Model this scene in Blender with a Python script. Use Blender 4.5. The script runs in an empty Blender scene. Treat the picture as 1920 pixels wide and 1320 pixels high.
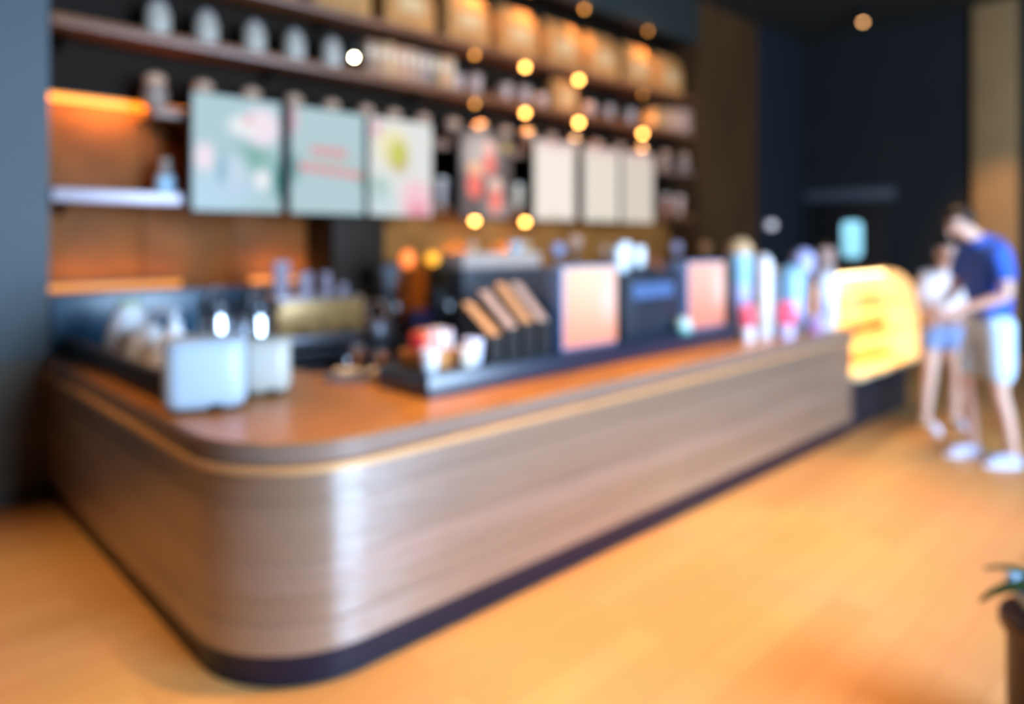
import bpy, bmesh, math, random
from mathutils import Vector, Matrix

random.seed(7)
PI = math.pi
scene = bpy.context.scene
COL = scene.collection

# ------------------------------------------------------------------ camera, world, light, exposure
# world axes: X runs along the long front of the counter, Y from the customer floor towards the back bar
EYE = 1.58
FPX = 1339.0                      # focal length in pixels of the 1920 wide frame
CA, SA = 0.720, 0.694             # heading of the camera
cam_data = bpy.data.cameras.new('camera')
cam = bpy.data.objects.new('camera', cam_data); COL.objects.link(cam)
cam.location = (0, 0, EYE)
cam.rotation_euler = (PI / 2, 0, -math.atan2(SA, CA))
cam_data.sensor_width = 36.0
cam_data.lens = FPX / 1920 * 36.0
cam_data.shift_y = -210 / 1920
cam_data.clip_start = 0.05
cam_data.dof.use_dof = True       # the photograph is focused far in front of everything
cam_data.dof.focus_distance = 0.80
cam_data.dof.aperture_fstop = 1.16
cam_data.dof.aperture_blades = 9
scene.camera = cam

vs = scene.view_settings
vs.view_transform = 'Standard'; vs.look = 'None'; vs.gamma = 1.0; vs.use_curve_mapping = False
vs.exposure = 0.0
scene.cycles.use_denoising = True
scene.cycles.max_bounces = 8
scene.cycles.sample_clamp_indirect = 6.0
scene.cycles.caustics_reflective = False
scene.cycles.caustics_refractive = False

world = bpy.data.worlds.new('world'); scene.world = world
world.use_nodes = True
bg = world.node_tree.nodes['Background']
bg.inputs[0].default_value = (0.49, 0.71, 1.0, 1)
bg.inputs[1].default_value = 40.0

# ------------------------------------------------------------------ helpers
def at(px, D):
    """floor position seen at image column px at depth D"""
    t = (px - 960) / FPX
    return (D * (SA + CA * t), D * (CA - SA * t))
def on_y(px, y):
    """X of the point seen at column px on the vertical plane Y = y"""
    t = (px - 960) / FPX
    return y * (SA + CA * t) / (CA - SA * t)
def hx(s):
    s = s.lstrip('#'); v = [int(s[i:i + 2], 16) / 255 for i in (0, 2, 4)]
    return tuple(c / 12.92 if c <= 0.04045 else ((c + 0.055) / 1.055) ** 2.4 for c in v) + (1,)

MATS = {}
def mat(name, col, rough=0.5, metal=0.0, emit=0.0, emit_col=None, spec=0.5, noise=0.0, nscale=(6, 6, 6), bump=0.0, coat=0.0, alpha=1.0):
    if name in MATS: return MATS[name]
    m = bpy.data.materials.new(name); m.use_nodes = True
    nt = m.node_tree; b = nt.nodes['Principled BSDF']
    c = hx(col) if isinstance(col, str) else tuple(col) + (1,)
    b.inputs['Base Color'].default_value = c
    b.inputs['Roughness'].default_value = rough
    b.inputs['Metallic'].default_value = metal
    b.inputs['Specular IOR Level'].default_value = spec
    b.inputs['Coat Weight'].default_value = coat
    b.inputs['Coat Roughness'].default_value = 0.22
    if emit:
        b.inputs['Emission Color'].default_value = hx(emit_col) if emit_col else c
        b.inputs['Emission Strength'].default_value = emit
    if noise or bump:
        tc = nt.nodes.new('ShaderNodeTexCoord'); mp = nt.nodes.new('ShaderNodeMapping')
        mp.inputs['Scale'].default_value = nscale
        nz = nt.nodes.new('ShaderNodeTexNoise'); nz.inputs['Scale'].default_value = 1.0
        nz.inputs['Detail'].default_value = 5
        nt.links.new(tc.outputs['Object'], mp.inputs[0]); nt.links.new(mp.outputs[0], nz.inputs['Vector'])
        if noise:
            r = nt.nodes.new('ShaderNodeValToRGB')
            r.color_ramp.elements[0].position = 0.3; r.color_ramp.elements[1].position = 0.7
            r.color_ramp.elements[0].color = tuple(x * (1 - noise) for x in c[:3]) + (1,)
            r.color_ramp.elements[1].color = tuple(min(1, x * (1 + noise)) for x in c[:3]) + (1,)
            nt.links.new(nz.outputs[0], r.inputs[0]); nt.links.new(r.outputs[0], b.inputs['Base Color'])
        if bump:
            bp = nt.nodes.new('ShaderNodeBump'); bp.inputs['Strength'].default_value = bump; bp.inputs['Distance'].default_value = 0.01
            nt.links.new(nz.outputs[0], bp.inputs['Height']); nt.links.new(bp.outputs[0], b.inputs['Normal'])
    MATS[name] = m
    return m

def glass_mat(name, col=(1, 1, 1), rough=0.03, gloss=0.10):
    if name in MATS: return MATS[name]
    m = bpy.data.materials.new(name); m.use_nodes = True
    nt = m.node_tree; nt.nodes.clear()
    o = nt.nodes.new('ShaderNodeOutputMaterial'); mx = nt.nodes.new('ShaderNodeMixShader')
    t = nt.nodes.new('ShaderNodeBsdfTransparent'); g = nt.nodes.new('ShaderNodeBsdfGlossy')
    t.inputs[0].default_value = tuple(col) + (1,); g.inputs['Roughness'].default_value = rough
    mx.inputs[0].default_value = gloss
    nt.links.new(t.outputs[0], mx.inputs[1]); nt.links.new(g.outputs[0], mx.inputs[2]); nt.links.new(mx.outputs[0], o.inputs[0])
    MATS[name] = m
    return m

def print_mat(name, base, blobs, emit=1.0, rough=0.25):
    """flat glowing picture for a screen or a counter box: base colour and soft patches (cx, cz, rx, rz, colour, softness)"""
    m = bpy.data.materials.new(name); m.use_nodes = True
    nt = m.node_tree; b = nt.nodes['Principled BSDF']
    tc = nt.nodes.new('ShaderNodeTexCoord')
    cur = None
    for (cx, cz, rx, rz, col, soft) in blobs:
        sub = nt.nodes.new('ShaderNodeVectorMath'); sub.operation = 'SUBTRACT'
        nt.links.new(tc.outputs['Object'], sub.inputs[0]); sub.inputs[1].default_value = (cx, 0, cz)
        mul = nt.nodes.new('ShaderNodeVectorMath'); mul.operation = 'MULTIPLY'
        nt.links.new(sub.outputs[0], mul.inputs[0]); mul.inputs[1].default_value = (1 / rx, 0, 1 / rz)
        ln = nt.nodes.new('ShaderNodeVectorMath'); ln.operation = 'LENGTH'
        nt.links.new(mul.outputs[0], ln.inputs[0])
        mr = nt.nodes.new('ShaderNodeMapRange'); mr.interpolation_type = 'SMOOTHSTEP'
        mr.inputs['From Min'].default_value = 1 - soft; mr.inputs['From Max'].default_value = 1 + soft * 0.3
        mr.inputs['To Min'].default_value = 1; mr.inputs['To Max'].default_value = 0
        nt.links.new(ln.outputs['Value'], mr.inputs['Value'])
        mx = nt.nodes.new('ShaderNodeMix'); mx.data_type = 'RGBA'
        nt.links.new(mr.outputs[0], mx.inputs['Factor'])
        if cur is None: mx.inputs[6].default_value = hx(base)
        else: nt.links.new(cur, mx.inputs[6])
        mx.inputs[7].default_value = hx(col)
        cur = mx.outputs[2]
    b.inputs['Base Color'].default_value = (0.01, 0.01, 0.01, 1)
    b.inputs['Roughness'].default_value = 0.6; b.inputs['Specular IOR Level'].default_value = 0.15
    if cur is not None: nt.links.new(cur, b.inputs['Emission Color'])
    else: b.inputs['Emission Color'].default_value = hx(base)
    b.inputs['Emission Strength'].default_value = emit
    return m

# ---- mesh building
def new_obj(name, me, m, parent=None, smooth=False):
    o = bpy.data.objects.new(name, me); COL.objects.link(o)
    if m is not None: me.materials.append(m)
    if smooth:
        me.shade_smooth()
    if parent is not None: o.parent = parent
    return o
def from_bm(name, bm, m, parent=None, smooth=False):
    bmesh.ops.recalc_face_normals(bm, faces=bm.faces)
    me = bpy.data.meshes.new(name); bm.to_mesh(me); bm.free()
    o = new_obj(name, me, m, parent, False)
    if smooth:
        me.shade_smooth()
        try: me.set_sharp_from_angle(angle=math.radians(38))
        except Exception: pass
    return o
def bm_box(x0, x1, y0, y1, z0, z1, bevel=0.0, seg=2, bm=None):
    own = bmesh.new()
    r = bmesh.ops.create_cube(own, size=1.0)
    for v in own.verts:
        v.co = Vector(((x0 + x1) / 2 + v.co.x * (x1 - x0), (y0 + y1) / 2 + v.co.y * (y1 - y0), (z0 + z1) / 2 + v.co.z * (z1 - z0)))
    if bevel: bmesh.ops.bevel(own, geom=list(own.edges), offset=bevel, segments=seg, affect='EDGES', profile=0.5)
    return own
def box(name, x0, x1, y0, y1, z0, z1, m, parent=None, bevel=0.004, seg=2):
    return from_bm(name, bm_box(x0, x1, y0, y1, z0, z1, bevel, seg), m, parent, smooth=bevel > 0)
def bm_lathe(profile, seg=24, c=(0, 0, 0)):
    bm = bmesh.new(); rings = []
    for (r, z) in profile:
        if r <= 1e-6: rings.append([bm.verts.new((c[0], c[1], c[2] + z))])
        else: rings.append([bm.verts.new((c[0] + r * math.cos(2 * PI * k / seg), c[1] + r * math.sin(2 * PI * k / seg), c[2] + z)) for k in range(seg)])
    for a, b in zip(rings, rings[1:]):
        for k in range(seg):
            k2 = (k + 1) % seg
            if len(a) == 1 and len(b) == 1: continue
            if len(a) == 1: bm.faces.new((a[0], b[k2], b[k]))
            elif len(b) == 1: bm.faces.new((a[k], a[k2], b[0]))
            else: bm.faces.new((a[k], a[k2], b[k2], b[k]))
    for ring, flip in ((rings[0], True), (rings[-1], False)):
        if len(ring) > 1: bm.faces.new(list(reversed(ring)) if flip else ring)
    return bm
def lathe(name, profile, m, parent=None, seg=24, c=(0, 0, 0)):
    return from_bm(name, bm_lathe(profile, seg, c), m, parent, smooth=True)
def bm_tube(pts, rad, seg=8):
    bm = bmesh.new(); pts = [Vector(p) for p in pts]; n = len(pts); rings = []
    ref = None
    for i, p in enumerate(pts):
        d = (pts[min(i + 1, n - 1)] - pts[max(i - 1, 0)]).normalized()
        if ref is None: ref = Vector((0, 0, 1)) if abs(d.z) < 0.9 else Vector((1, 0, 0))
        a = d.cross(ref).normalized(); b = d.cross(a).normalized(); ref = -b if False else ref
        r = rad[i] if isinstance(rad, (list, tuple)) else rad
        rings.append([bm.verts.new(p + a * r * math.cos(2 * PI * k / seg) + b * r * math.sin(2 * PI * k / seg)) for k in range(seg)])
    for A, B in zip(rings, rings[1:]):
        for k in range(seg): bm.faces.new((A[k], A[(k + 1) % seg], B[(k + 1) % seg], B[k]))
    bm.faces.new(list(reversed(rings[0]))); bm.faces.new(rings[-1])
    return bm
def tube(name, pts, rad, m, parent=None, seg=8):
    return from_bm(name, bm_tube(pts, rad, seg), m, parent, smooth=True)
def bm_prism(poly, a0, a1, axis='x'):
    """extrude a 2-D outline: axis x -> outline in (y,z); y -> (x,z); z -> (x,y)"""
    bm = bmesh.new()
    def P(p, a): return {'x': (a, p[0], p[1]), 'y': (p[0], a, p[1]), 'z': (p[0], p[1], a)}[axis]
    A = [bm.verts.new(P(p, a0)) for p in poly]; B = [bm.verts.new(P(p, a1)) for p in poly]
    n = len(poly)
    bm.faces.new(A); bm.faces.new(list(reversed(B)))
    for i in range(n): bm.faces.new((A[i], B[i], B[(i + 1) % n], A[(i + 1) % n]))
    return bm
def prism(name, poly, a0, a1, m, parent=None, axis='x', bevel=0.0, smooth=False):
    bm = bm_prism(poly, a0, a1, axis)
    if bevel: bmesh.ops.bevel(bm, geom=list(bm.edges), offset=bevel, segments=2, affect='EDGES', profile=0.5)
    return from_bm(name, bm, m, parent, smooth=smooth or bevel > 0)
def round_rect(hx_, hy, r, n=5, c=(0, 0)):
    out = []
    for (sx, sy, a0) in ((1, 1, 0), (-1, 1, PI / 2), (-1, -1, PI), (1, -1, 3 * PI / 2)):
        for k in range(n + 1):
            a = a0 + PI / 2 * k / n
            out.append((c[0] + sx * (hx_ - r) + r * math.cos(a), c[1] + sy * (hy - r) + r * math.sin(a)))
    return out
def loft(name, secs, m, parent=None):
    bm = bmesh.new(); rows = [[bm.verts.new((p[0], p[1], z)) for p in round_rect(a, b, r, 6)] for (z, a, b, r) in secs]
    n = len(rows[0])
    for A, B in zip(rows, rows[1:]):
        for k in range(n): bm.faces.new((A[k], A[(k + 1) % n], B[(k + 1) % n], B[k]))
    bm.faces.new(list(reversed(rows[0]))); bm.faces.new(rows[-1])
    return from_bm(name, bm, m, parent, smooth=True)
def ball(name, r, m, parent=None, c=(0, 0, 0), sc=(1, 1, 1), seg=16):
    bm = bmesh.new(); bmesh.ops.create_uvsphere(bm, u_segments=seg, v_segments=max(6, seg * 2 // 3), radius=r)
    for v in bm.verts: v.co = Vector((v.co.x * sc[0] + c[0], v.co.y * sc[1] + c[1], v.co.z * sc[2] + c[2]))
    return from_bm(name, bm, m, parent, smooth=True)
def thing(name, label, cat, loc=(0, 0, 0), rotz=0.0, group=None):
    o = bpy.data.objects.new(name, None); COL.objects.link(o)
    o.empty_display_size = 0.05
    o.location = loc; o.rotation_euler = (0, 0, rotz)
    o['label'] = label; o['category'] = cat
    if group: o['group'] = group
    return o
def tag(o, label, cat, group=None):
    o['label'] = label; o['category'] = cat
    if group: o['group'] = group
    return o
def struct(o):
    o['kind'] = 'structure'; return o
ORD = ['first', 'second', 'third', 'fourth', 'fifth', 'sixth', 'seventh', 'eighth', 'ninth', 'tenth', 'eleventh', 'twelfth',
       'thirteenth', 'fourteenth', 'fifteenth', 'sixteenth', 'seventeenth', 'eighteenth', 'nineteenth', 'twentieth']

def lamp(name, kind, loc, energy, col, parent=None, rot=(0, 0, 0), **kw):
    d = bpy.data.lights.new(name, kind); d.energy = energy; d.color = col
    for k, v in kw.items(): setattr(d, k, v)
    o = bpy.data.objects.new(name, d); COL.objects.link(o); o.location = loc; o.rotation_euler = rot
    if parent is not None: o.parent = parent
    return o
WARM = (1.0, 0.55, 0.22)
AMBER = (1.0, 0.42, 0.10)

# ------------------------------------------------------------------ materials
M_slate = mat('slate_paint', '#3c4a51', 0.6, noise=0.08, nscale=(1.5, 1.5, 1.5))
M_darkwall = mat('charcoal_paint', '#202224', 0.7, spec=0.2, noise=0.1, nscale=(1, 1, 1))
M_ceil = mat('ceiling_paint', '#26251f', 0.8)
M_oliv = mat('dark_olive_panel', '#423d2e', 0.55, noise=0.2, nscale=(2, 2, 8))
M_beige = mat('beige_plaster', '#9c7a4e', 0.8, noise=0.06, nscale=(2, 2, 2))
M_brownpanel = mat('brown_wood_panel', '#4c321c', 0.6, spec=0.2, noise=0.25, nscale=(6, 6, 0.8))
M_copper = mat('rust_brown_panel', '#7c4a20', 0.6, spec=0.15, noise=0.35, nscale=(2.2, 2.2, 2.2))
M_backdark = mat('dark_brown_back', '#1c140c', 0.7, spec=0.12, noise=0.2, nscale=(2, 2, 2))
M_shelfwood = mat('shelf_wood', '#7c4f33', 0.4, noise=0.25, nscale=(1.2, 6, 20))
M_steel = mat('brushed_steel', '#a9a9b4', 0.32, metal=0.6, noise=0.05, nscale=(2, 2, 40))
M_chrome = mat('chrome', '#d8dbe0', 0.22, metal=1.0, noise=0.02)
M_black = mat('matte_black', '#141416', 0.45, noise=0.1)
M_blackgloss = mat('black_gloss', '#0e1e34', 0.3, noise=0.08, spec=0.8)
M_navy = mat('navy_plastic', '#1c2430', 0.4, noise=0.08)
M_white = mat('white_plastic', '#dde4ea', 0.35, noise=0.03)
M_cream = mat('cream_ceramic', '#e8ddcc', 0.3, noise=0.04)
M_kraft = mat('kraft_paper', '#b37c42', 0.8, noise=0.15, nscale=(8, 8, 8), bump=0.2)
M_top = mat('worktop_wood', '#a06a2c', 0.32, noise=0.22, nscale=(2.5, 14, 14), coat=0.1, spec=0.35)
M_kick = mat('kick_metal', '#121a2e', 0.3, metal=0.3, noise=0.08)
M_brass = mat('brass_trim', '#c08a4a', 0.25, metal=0.8, noise=0.05)
M_glass = glass_mat('clear_glass')
M_bulb = mat('warm_bulb', '#ffc070', 0.5, emit=24.0, emit_col='#ffb45a')
M_bulbw = mat('white_bulb', '#fff2c8', 0.5, emit=70.0, emit_col='#fff0c4')
M_led = mat('amber_led', '#ff9a30', 0.5, emit=1.5, emit_col='#ff9428')
M_ledlow = mat('amber_led_dim', '#e08a38', 0.5, emit=0.75, emit_col='#ff9430')
M_skin = mat('skin', '#d4ac98', 0.55, noise=0.04)
M_casewhite = mat('case_cream', '#f0dcb0', 0.5, noise=0.03)
M_splash = mat('steel_blue_reflection', '#1f4a63', 0.3, noise=0.12, nscale=(3, 3, 3))  # steel panel; reflected blue daylight put into its base colour
M_leaf = mat('leaf_green', '#3f5a30', 0.5, noise=0.25, nscale=(12, 12, 12))
def wood_board(i):
    cols = ['#7d6858', '#786352', '#806a5c', '#796454', '#7c6757', '#776252']
    m = mat('counter_board_%d' % i, cols[i % 6], 0.34, noise=0.12, nscale=(1.3, 1.3, 22), spec=0.8, coat=0.9)
    nt = m.node_tree; b = nt.nodes['Principled BSDF']
    b.inputs['Coat Roughness'].default_value = 0.18; b.inputs['Coat IOR'].default_value = 1.8
    # fine horizontal brushed grain in the varnish
    tc = nt.nodes.new('ShaderNodeTexCoord'); mp = nt.nodes.new('ShaderNodeMapping'); mp.inputs['Scale'].default_value = (2, 2, 260)
    nz = nt.nodes.new('ShaderNodeTexNoise'); nz.inputs['Scale'].default_value = 1.0; nz.inputs['Detail'].default_value = 2
    bp = nt.nodes.new('ShaderNodeBump'); bp.inputs['Strength'].default_value = 1.0; bp.inputs['Distance'].default_value = 0.0027
    nt.links.new(tc.outputs['Object'], mp.inputs[0]); nt.links.new(mp.outputs[0], nz.inputs['Vector'])
    nt.links.new(nz.outputs[0], bp.inputs['Height']); nt.links.new(bp.outputs[0], b.inputs['Coat Normal'])
    return m

def floor_mat():
    m = bpy.data.materials.new('floor_wood'); m.use_nodes = True
    nt = m.node_tree; b = nt.nodes['Principled BSDF']
    tc = nt.nodes.new('ShaderNodeTexCoord'); mp = nt.nodes.new('ShaderNodeMapping')
    nt.links.new(tc.outputs['Object'], mp.inputs[0])
    br = nt.nodes.new('ShaderNodeTexBrick')
    br.inputs['Color1'].default_value = hx('#d0a066'); br.inputs['Color2'].default_value = hx('#c49258')
    br.inputs['Mortar'].default_value = hx('#a07040'); br.inputs['Scale'].default_value = 1.0
    br.inputs['Mortar Size'].default_value = 0.002; br.inputs['Brick Width'].default_value = 1.6; br.inputs['Row Height'].default_value = 0.16
    nt.links.new(mp.outputs[0], br.inputs['Vector'])
    nz = nt.nodes.new('ShaderNodeTexNoise'); nz.inputs['Scale'].default_value = 1.1; nz.inputs['Detail'].default_value = 6
    nt.links.new(mp.outputs[0], nz.inputs['Vector'])
    mx = nt.nodes.new('ShaderNodeMix'); mx.data_type = 'RGBA'; mx.blend_type = 'MULTIPLY'
    mx.inputs['Factor'].default_value = 0.35
    nt.links.new(br.outputs['Color'], mx.inputs[6]); nt.links.new(nz.outputs['Color'], mx.inputs[7])
    nt.links.new(mx.outputs[2], b.inputs['Base Color'])
    b.inputs['Roughness'].default_value = 0.5
    return m
M_floor = floor_mat()

# ------------------------------------------------------------------ room shell
XL, XR = -4.5, 11.5
YB, YF, YA = -4.2, 5.15, 5.60       # street side, front of the back wall, rear of the shelf alcove
ZC = 4.80
AX0, AX1 = 1.00, 8.42               # alcove from / to
AZ = 4.20
struct(box('floor', XL - .2, XR + .2, YB - .2, YA + .2, -0.12, 0.0, M_floor, bevel=0))
struct(box('ceiling', XL - .2, XR + .2, YB - .2, YA + .2, ZC, ZC + 0.12, M_ceil, bevel=0))
struct(box('wall_left', XL, AX0, YF, YA + .12, 0, ZC, M_slate, bevel=0))
struct(box('trim_1', XL, AX0, YF - 0.02, YF, 0.0, 0.86, M_oliv, bevel=0))          # dark wainscot
struct(box('wall_back', AX0, AX1, YA, YA + .12, 0, ZC, M_backdark, bevel=0))
struct(box('trim_2', AX0, AX1, YF, YF + 0.12, AZ, ZC, mat('bulkhead_paint', '#282c2a', 0.6, noise=0.1), bevel=0))  # bulkhead over the alcove
struct(box('trim_3', AX0, AX1, YF + .12, YA, AZ, AZ + .06, M_backdark, bevel=0))   # alcove soffit
struct(box('wall_alcove', AX1, 10.06, YF, YA + .12, 0, ZC, M_brownpanel, bevel=0))
struct(box('wall_corner', 10.06, XR, YF - 0.03, YA + .12, 0, ZC, mat('blue_grey_paint', '#20262c', 0.7, spec=0.2, noise=0.08), bevel=0))
struct(box('wall_right', XR, XR + .15, YB, YA, 0, ZC, M_darkwall, bevel=0))
struct(box('wall_side', XL - .15, XL, YB, YA, 0, ZC, M_brownpanel, bevel=0))
# street side wall with three tall shop windows (behind the camera)
wins = [(1.3, 4.9)]
xs = [XL] + [v for w in wins for v in w] + [XR]
for i in range(0, len(xs), 2):
    struct(box('wall_street', xs[i], xs[i + 1], YB - .15, YB, 0, ZC, M_darkwall, bevel=0))
for i, (a, b_) in enumerate(wins):
    struct(box('wall_street_header', a, b_, YB - .15, YB, 4.2, ZC, M_darkwall, bevel=0))
    struct(box('wall_street_sill', a, b_, YB - .15, YB, 0, 0.15, M_darkwall, bevel=0))
    w = thing('window_%d' % (i + 1), 'tall shop window frame', 'window'); del w['label']; del w['category']; struct(w)
    for k in range(4):
        x = a + (b_ - a) * k / 3
        box('mullion', x - .03, x + .03, YB - .1, YB - .04, 0.15, 4.2, M_black, w, bevel=0)
    d = bpy.data.lights.new('window_portal', 'AREA'); d.shape = 'RECTANGLE'; d.size = b_ - a; d.size_y = 4.05
    d.cycles.is_portal = True
    o = bpy.data.objects.new('window_portal', d); COL.objects.link(o)
    o.location = ((a + b_) / 2, YB - .16, 2.175); o.rotation_euler = (PI / 2, 0, 0)
    o.rotation_euler = (-PI / 2, 0, PI)
# pilaster and doorway on the right wall
struct(box('trim_4', XR - 0.12, XR, 2.16, 2.68, 0, ZC, M_beige, bevel=0.01))
dr = thing('door_1', 'x', 'x'); del dr['label']; del dr['category']; struct(dr)
box('lintel', XR - 0.06, XR, 3.70, 5.05, 2.20, 2.36, mat('lintel_grey', '#4a545c', 0.5, noise=0.1), dr)
box('door_leaf', XR - 0.03, XR, 3.78, 4.97, 0.0, 2.20, M_black, dr)
box('door_jamb', XR - 0.06, XR, 3.70, 3.78, 0, 2.20, M_darkwall, dr)
box('door_jamb', XR - 0.06, XR, 4.97, 5.05, 0, 2.20, M_darkwall, dr)

# ------------------------------------------------------------------ lamps of the room
def ceiling_spot(x, y, label, watts, tilt=(0, 0), size=70, col=WARM, blend=0.9, bulb=True, group='ceiling spotlights'):
    t = thing('ceiling_spotlight', label, 'lamp', (x, y, ZC), 0, group)
    lathe('canopy', [(0.05, -0.02), (0.05, 0.0)], M_black, t, 16)
    lathe('lamp_housing', [(0.03, -0.02), (0.055, -0.06), (0.06, -0.18), (0.05, -0.18), (0.045, -0.10)], M_black, t, 16)
    ball('bulb', 0.026, mat('ceiling_bulb', '#e8b080', 0.5, emit=14.0, emit_col='#e0a468'), t, (0, 0, -0.18), seg=12)
    s = lamp('spot_light', 'SPOT', (0, 0, -0.215), watts, col, t, (tilt[0], tilt[1], 0), spot_size=math.radians(size), spot_blend=blend, shadow_soft_size=0.06)
    return t
fx = at(1618, 9.95)
ceiling_spot(fx[0], fx[1], 'small ceiling lamp glowing tan above the dark door wall', 30, size=90)
for i, (x, y, w) in enumerate([(1.6, 1.75, 1050), (2.8, 1.85, 1100), (4.0, 1.85, 1050), (5.4, 1.3, 480), (0.1, 3.5, 760), (-0.3, 1.7, 600)]):
    ceiling_spot(x, y, 'black ceiling spotlight over the floor, %s along the counter front' % ORD[i], w, size=44, blend=1.0)
# wall washer for the pilaster
ceiling_spot(9.4, 2.0, 'black ceiling spotlight aimed at the beige pilaster', 520, tilt=(math.radians(6), math.radians(-31)), size=34)

ceiling_spot(2.25, 3.05, 'added ceiling spotlight brightening the worktop behind the plinth', 700, size=24)  # unseen lamp added to brighten the saucers and the worktop
for i, (x, w) in enumerate(((4.3, 100), (5.8, 120), (7.3, 120))):  # unseen lamps added to warm the shelf fronts evenly
    ceiling_spot(x, 3.0, 'added ceiling spotlight brightening the shelves, %s from the left' % ORD[i], w, tilt=(math.radians(58), 0), size=62)

# pendant bulb close over the worktop
px, py = at(664, 3.44)
t = thing('pendant_bulb', 'small bright white bulb hanging in front of the upper shelf', 'lamp', (px, py, 2.46))
ball('bulb', 0.011, M_bulbw, t, (0, 0, 0), seg=14)
lathe('socket', [(0.008, 0.009), (0.012, 0.03), (0.012, 0.06), (0.005, 0.075)], M_black, t, 12)
tube('cord', [(0, 0, 0.07), (0, 0, 1.2), (0, 0, ZC - 2.46)], 0.0025, M_black, t, 6)
lamp('bulb_light', 'POINT', (0, 0, -0.05), 6, (1, 0.85, 0.6), t, shadow_soft_size=0.03)

# ------------------------------------------------------------------ counter
CX, CY, CR = 0.98, 2.25, 0.45       # outer faces of the L and corner radius
CEND = 5.98
def L_path(off, y_far=5.12, x_far=CEND, n=14):
    """outline of the L at offset off inside the outer face: from the left wall round the corner to the far end"""
    r = CR - off; cx, cy = CX + CR, CY + CR
    pts = [(CX + off, y_far)]
    for k in range(n + 1):
        a = PI + (PI / 2) * k / n
        pts.append((cx + r * math.cos(a), cy + r * math.sin(a)))
    pts.append((x_far, CY + off))
    return pts
def L_strip(name, off0, off1, z0, z1, m, parent=None, y_far=5.12, x_far=CEND, bevel=0.0):
    a = L_path(off0, y_far, x_far); b = L_path(off1, y_far, x_far)
    bm = bmesh.new()
    rows = []
    for p, q in zip(a, b):
        rows.append([bm.verts.new((p[0], p[1], z0)), bm.verts.new((p[0], p[1], z1)), bm.verts.new((q[0], q[1], z1)), bm.verts.new((q[0], q[1], z0))])
    for A, B in zip(rows, rows[1:]):
        for k in range(4): bm.faces.new((A[k], A[(k + 1) % 4], B[(k + 1) % 4], B[k]))
    bm.faces.new(rows[0]); bm.faces.new(list(reversed(rows[-1])))
    return from_bm(name, bm, m, parent, smooth=True)

counter = thing('service_counter', 'long wood-clad service counter with rounded corner and dark kickplate', 'counter', (0, 0, 0))
KZ = 0.125
L_strip('kickplate', 0.03, 0.06, 0.0, KZ, M_kick, counter)
nb = 6; z0, z1 = KZ + 0.003, 0.768
bh = (z1 - z0) / nb
for i in range(nb):
    L_strip('board', 0.0 + (0.002 if i % 2 else 0.0), 0.028, z0 + i * bh, z0 + (i + 1) * bh - 0.002, wood_board(i), counter)
L_strip('carcass', 0.030, 0.07, KZ, 0.798, M_black, counter)
L_strip('trim_strip', -0.036, 0.03, 0.772, 0.792, mat('pale_brass', '#d0a878', 0.35, metal=0.4, noise=0.05), counter)
box('end_panel', CEND - 0.03, CEND, CY + 0.07, CY + 0.9, 0.0, 0.798, mat('counter_end', '#6d5a4c', 0.45, noise=0.15), counter)
box('inner_panel', 1.95, CEND - 0.03, CY + 0.86, CY + 0.90, 0.05, 0.798, M_black, counter)
box('inner_panel', CX + 0.78, CX + 0.82, CY + 0.95, 5.12, 0.05, 0.798, M_black, counter)

# worktop: one continuous L-shaped slab with a rounded corner
TZ = 0.873
def worktop_poly(off=-0.03):
    pts = L_path(off)
    return pts + [(CEND, CY + 0.95), (2.15, CY + 0.95), (CX + 0.87, CY + 1.25), (CX + 0.87, 5.12)]
wt = thing('worktop', 'glossy orange-brown wooden worktop of the counter, rounded at the corner', 'worktop', (0, 0, 0))
prism('top_board', worktop_poly(-0.004), 0.80, TZ, M_top, wt, 'z', bevel=0.005)
L_strip('edge_band', -0.014, -0.0035, 0.80, TZ - 0.006, mat('edge_grey_brown', '#7a675c', 0.3, noise=0.12, nscale=(1.3, 1.3, 20)), wt)

# black raised plinth on the front worktop and thin black upstand along the left return
pl = thing('raised_plinth', 'long low black plinth on the worktop carrying boxes and holders', 'plinth', (0, 0, TZ))
box('plinth_body', 1.92, 4.78, 2.52, 2.93, 0, 0.095, M_blackgloss, pl, bevel=0.004)
box('plinth_top', 1.915, 4.785, 2.515, 2.935, 0.095, 0.108, M_blackgloss, pl, bevel=0.003)
PZ = TZ + 0.108
us = thing('splash_guard', 'black upright splash guard along the left end of the worktop', 'guard', (1.06, 3.30, TZ))
box('guard_panel', 0, 0.03, 0, 1.80, 0, 0.105, M_black, us, bevel=0.004)
box('guard_rail', -0.006, 0.036, 0, 1.80, 0.105, 0.12, M_black, us, bevel=0.004)

# ------------------------------------------------------------------ back counter
BCZ = 0.82
bc = thing('back_counter', 'black back counter with steel top behind the worktop', 'counter', (0, 0, 0))
nseg = 9
for i in range(nseg):
    w = (8.30 - 1.90) / nseg
    x = 1.90 + i * w
    d = box('cabinet_door', x + .01, x + w - .01, 4.46, 4.48, 0.12, 0.76, M_black, bc, bevel=0.004)
    tube('handle', [(x + .12, 4.445, 0.70), (x + w - .12, 4.445, 0.70)], 0.008, M_steel, d, 6)
box('cabinet_body', 1.90, 8.30, 4.48, 5.14, 0.0, 0.78, M_black, bc, bevel=0)
box('steel_top', 1.88, 8.34, 4.44, 5.145, 0.78, BCZ, mat('dark_steel', '#3c3f46', 0.35, metal=0.6, noise=0.06), bc, bevel=0.004)
lc = thing('low_cabinet', 'dark low cabinet with a steel splash panel painted with its blue reflection under the orange strip light', 'cabinet', (0, 0, 0))
box('cabinet_body', 1.02, 1.84, 5.17, 5.55, 0.0, 0.86, M_black, lc)
box('cabinet_door', 1.04, 1.43, 5.152, 5.17, 0.08, 0.80, M_black, lc)
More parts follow.
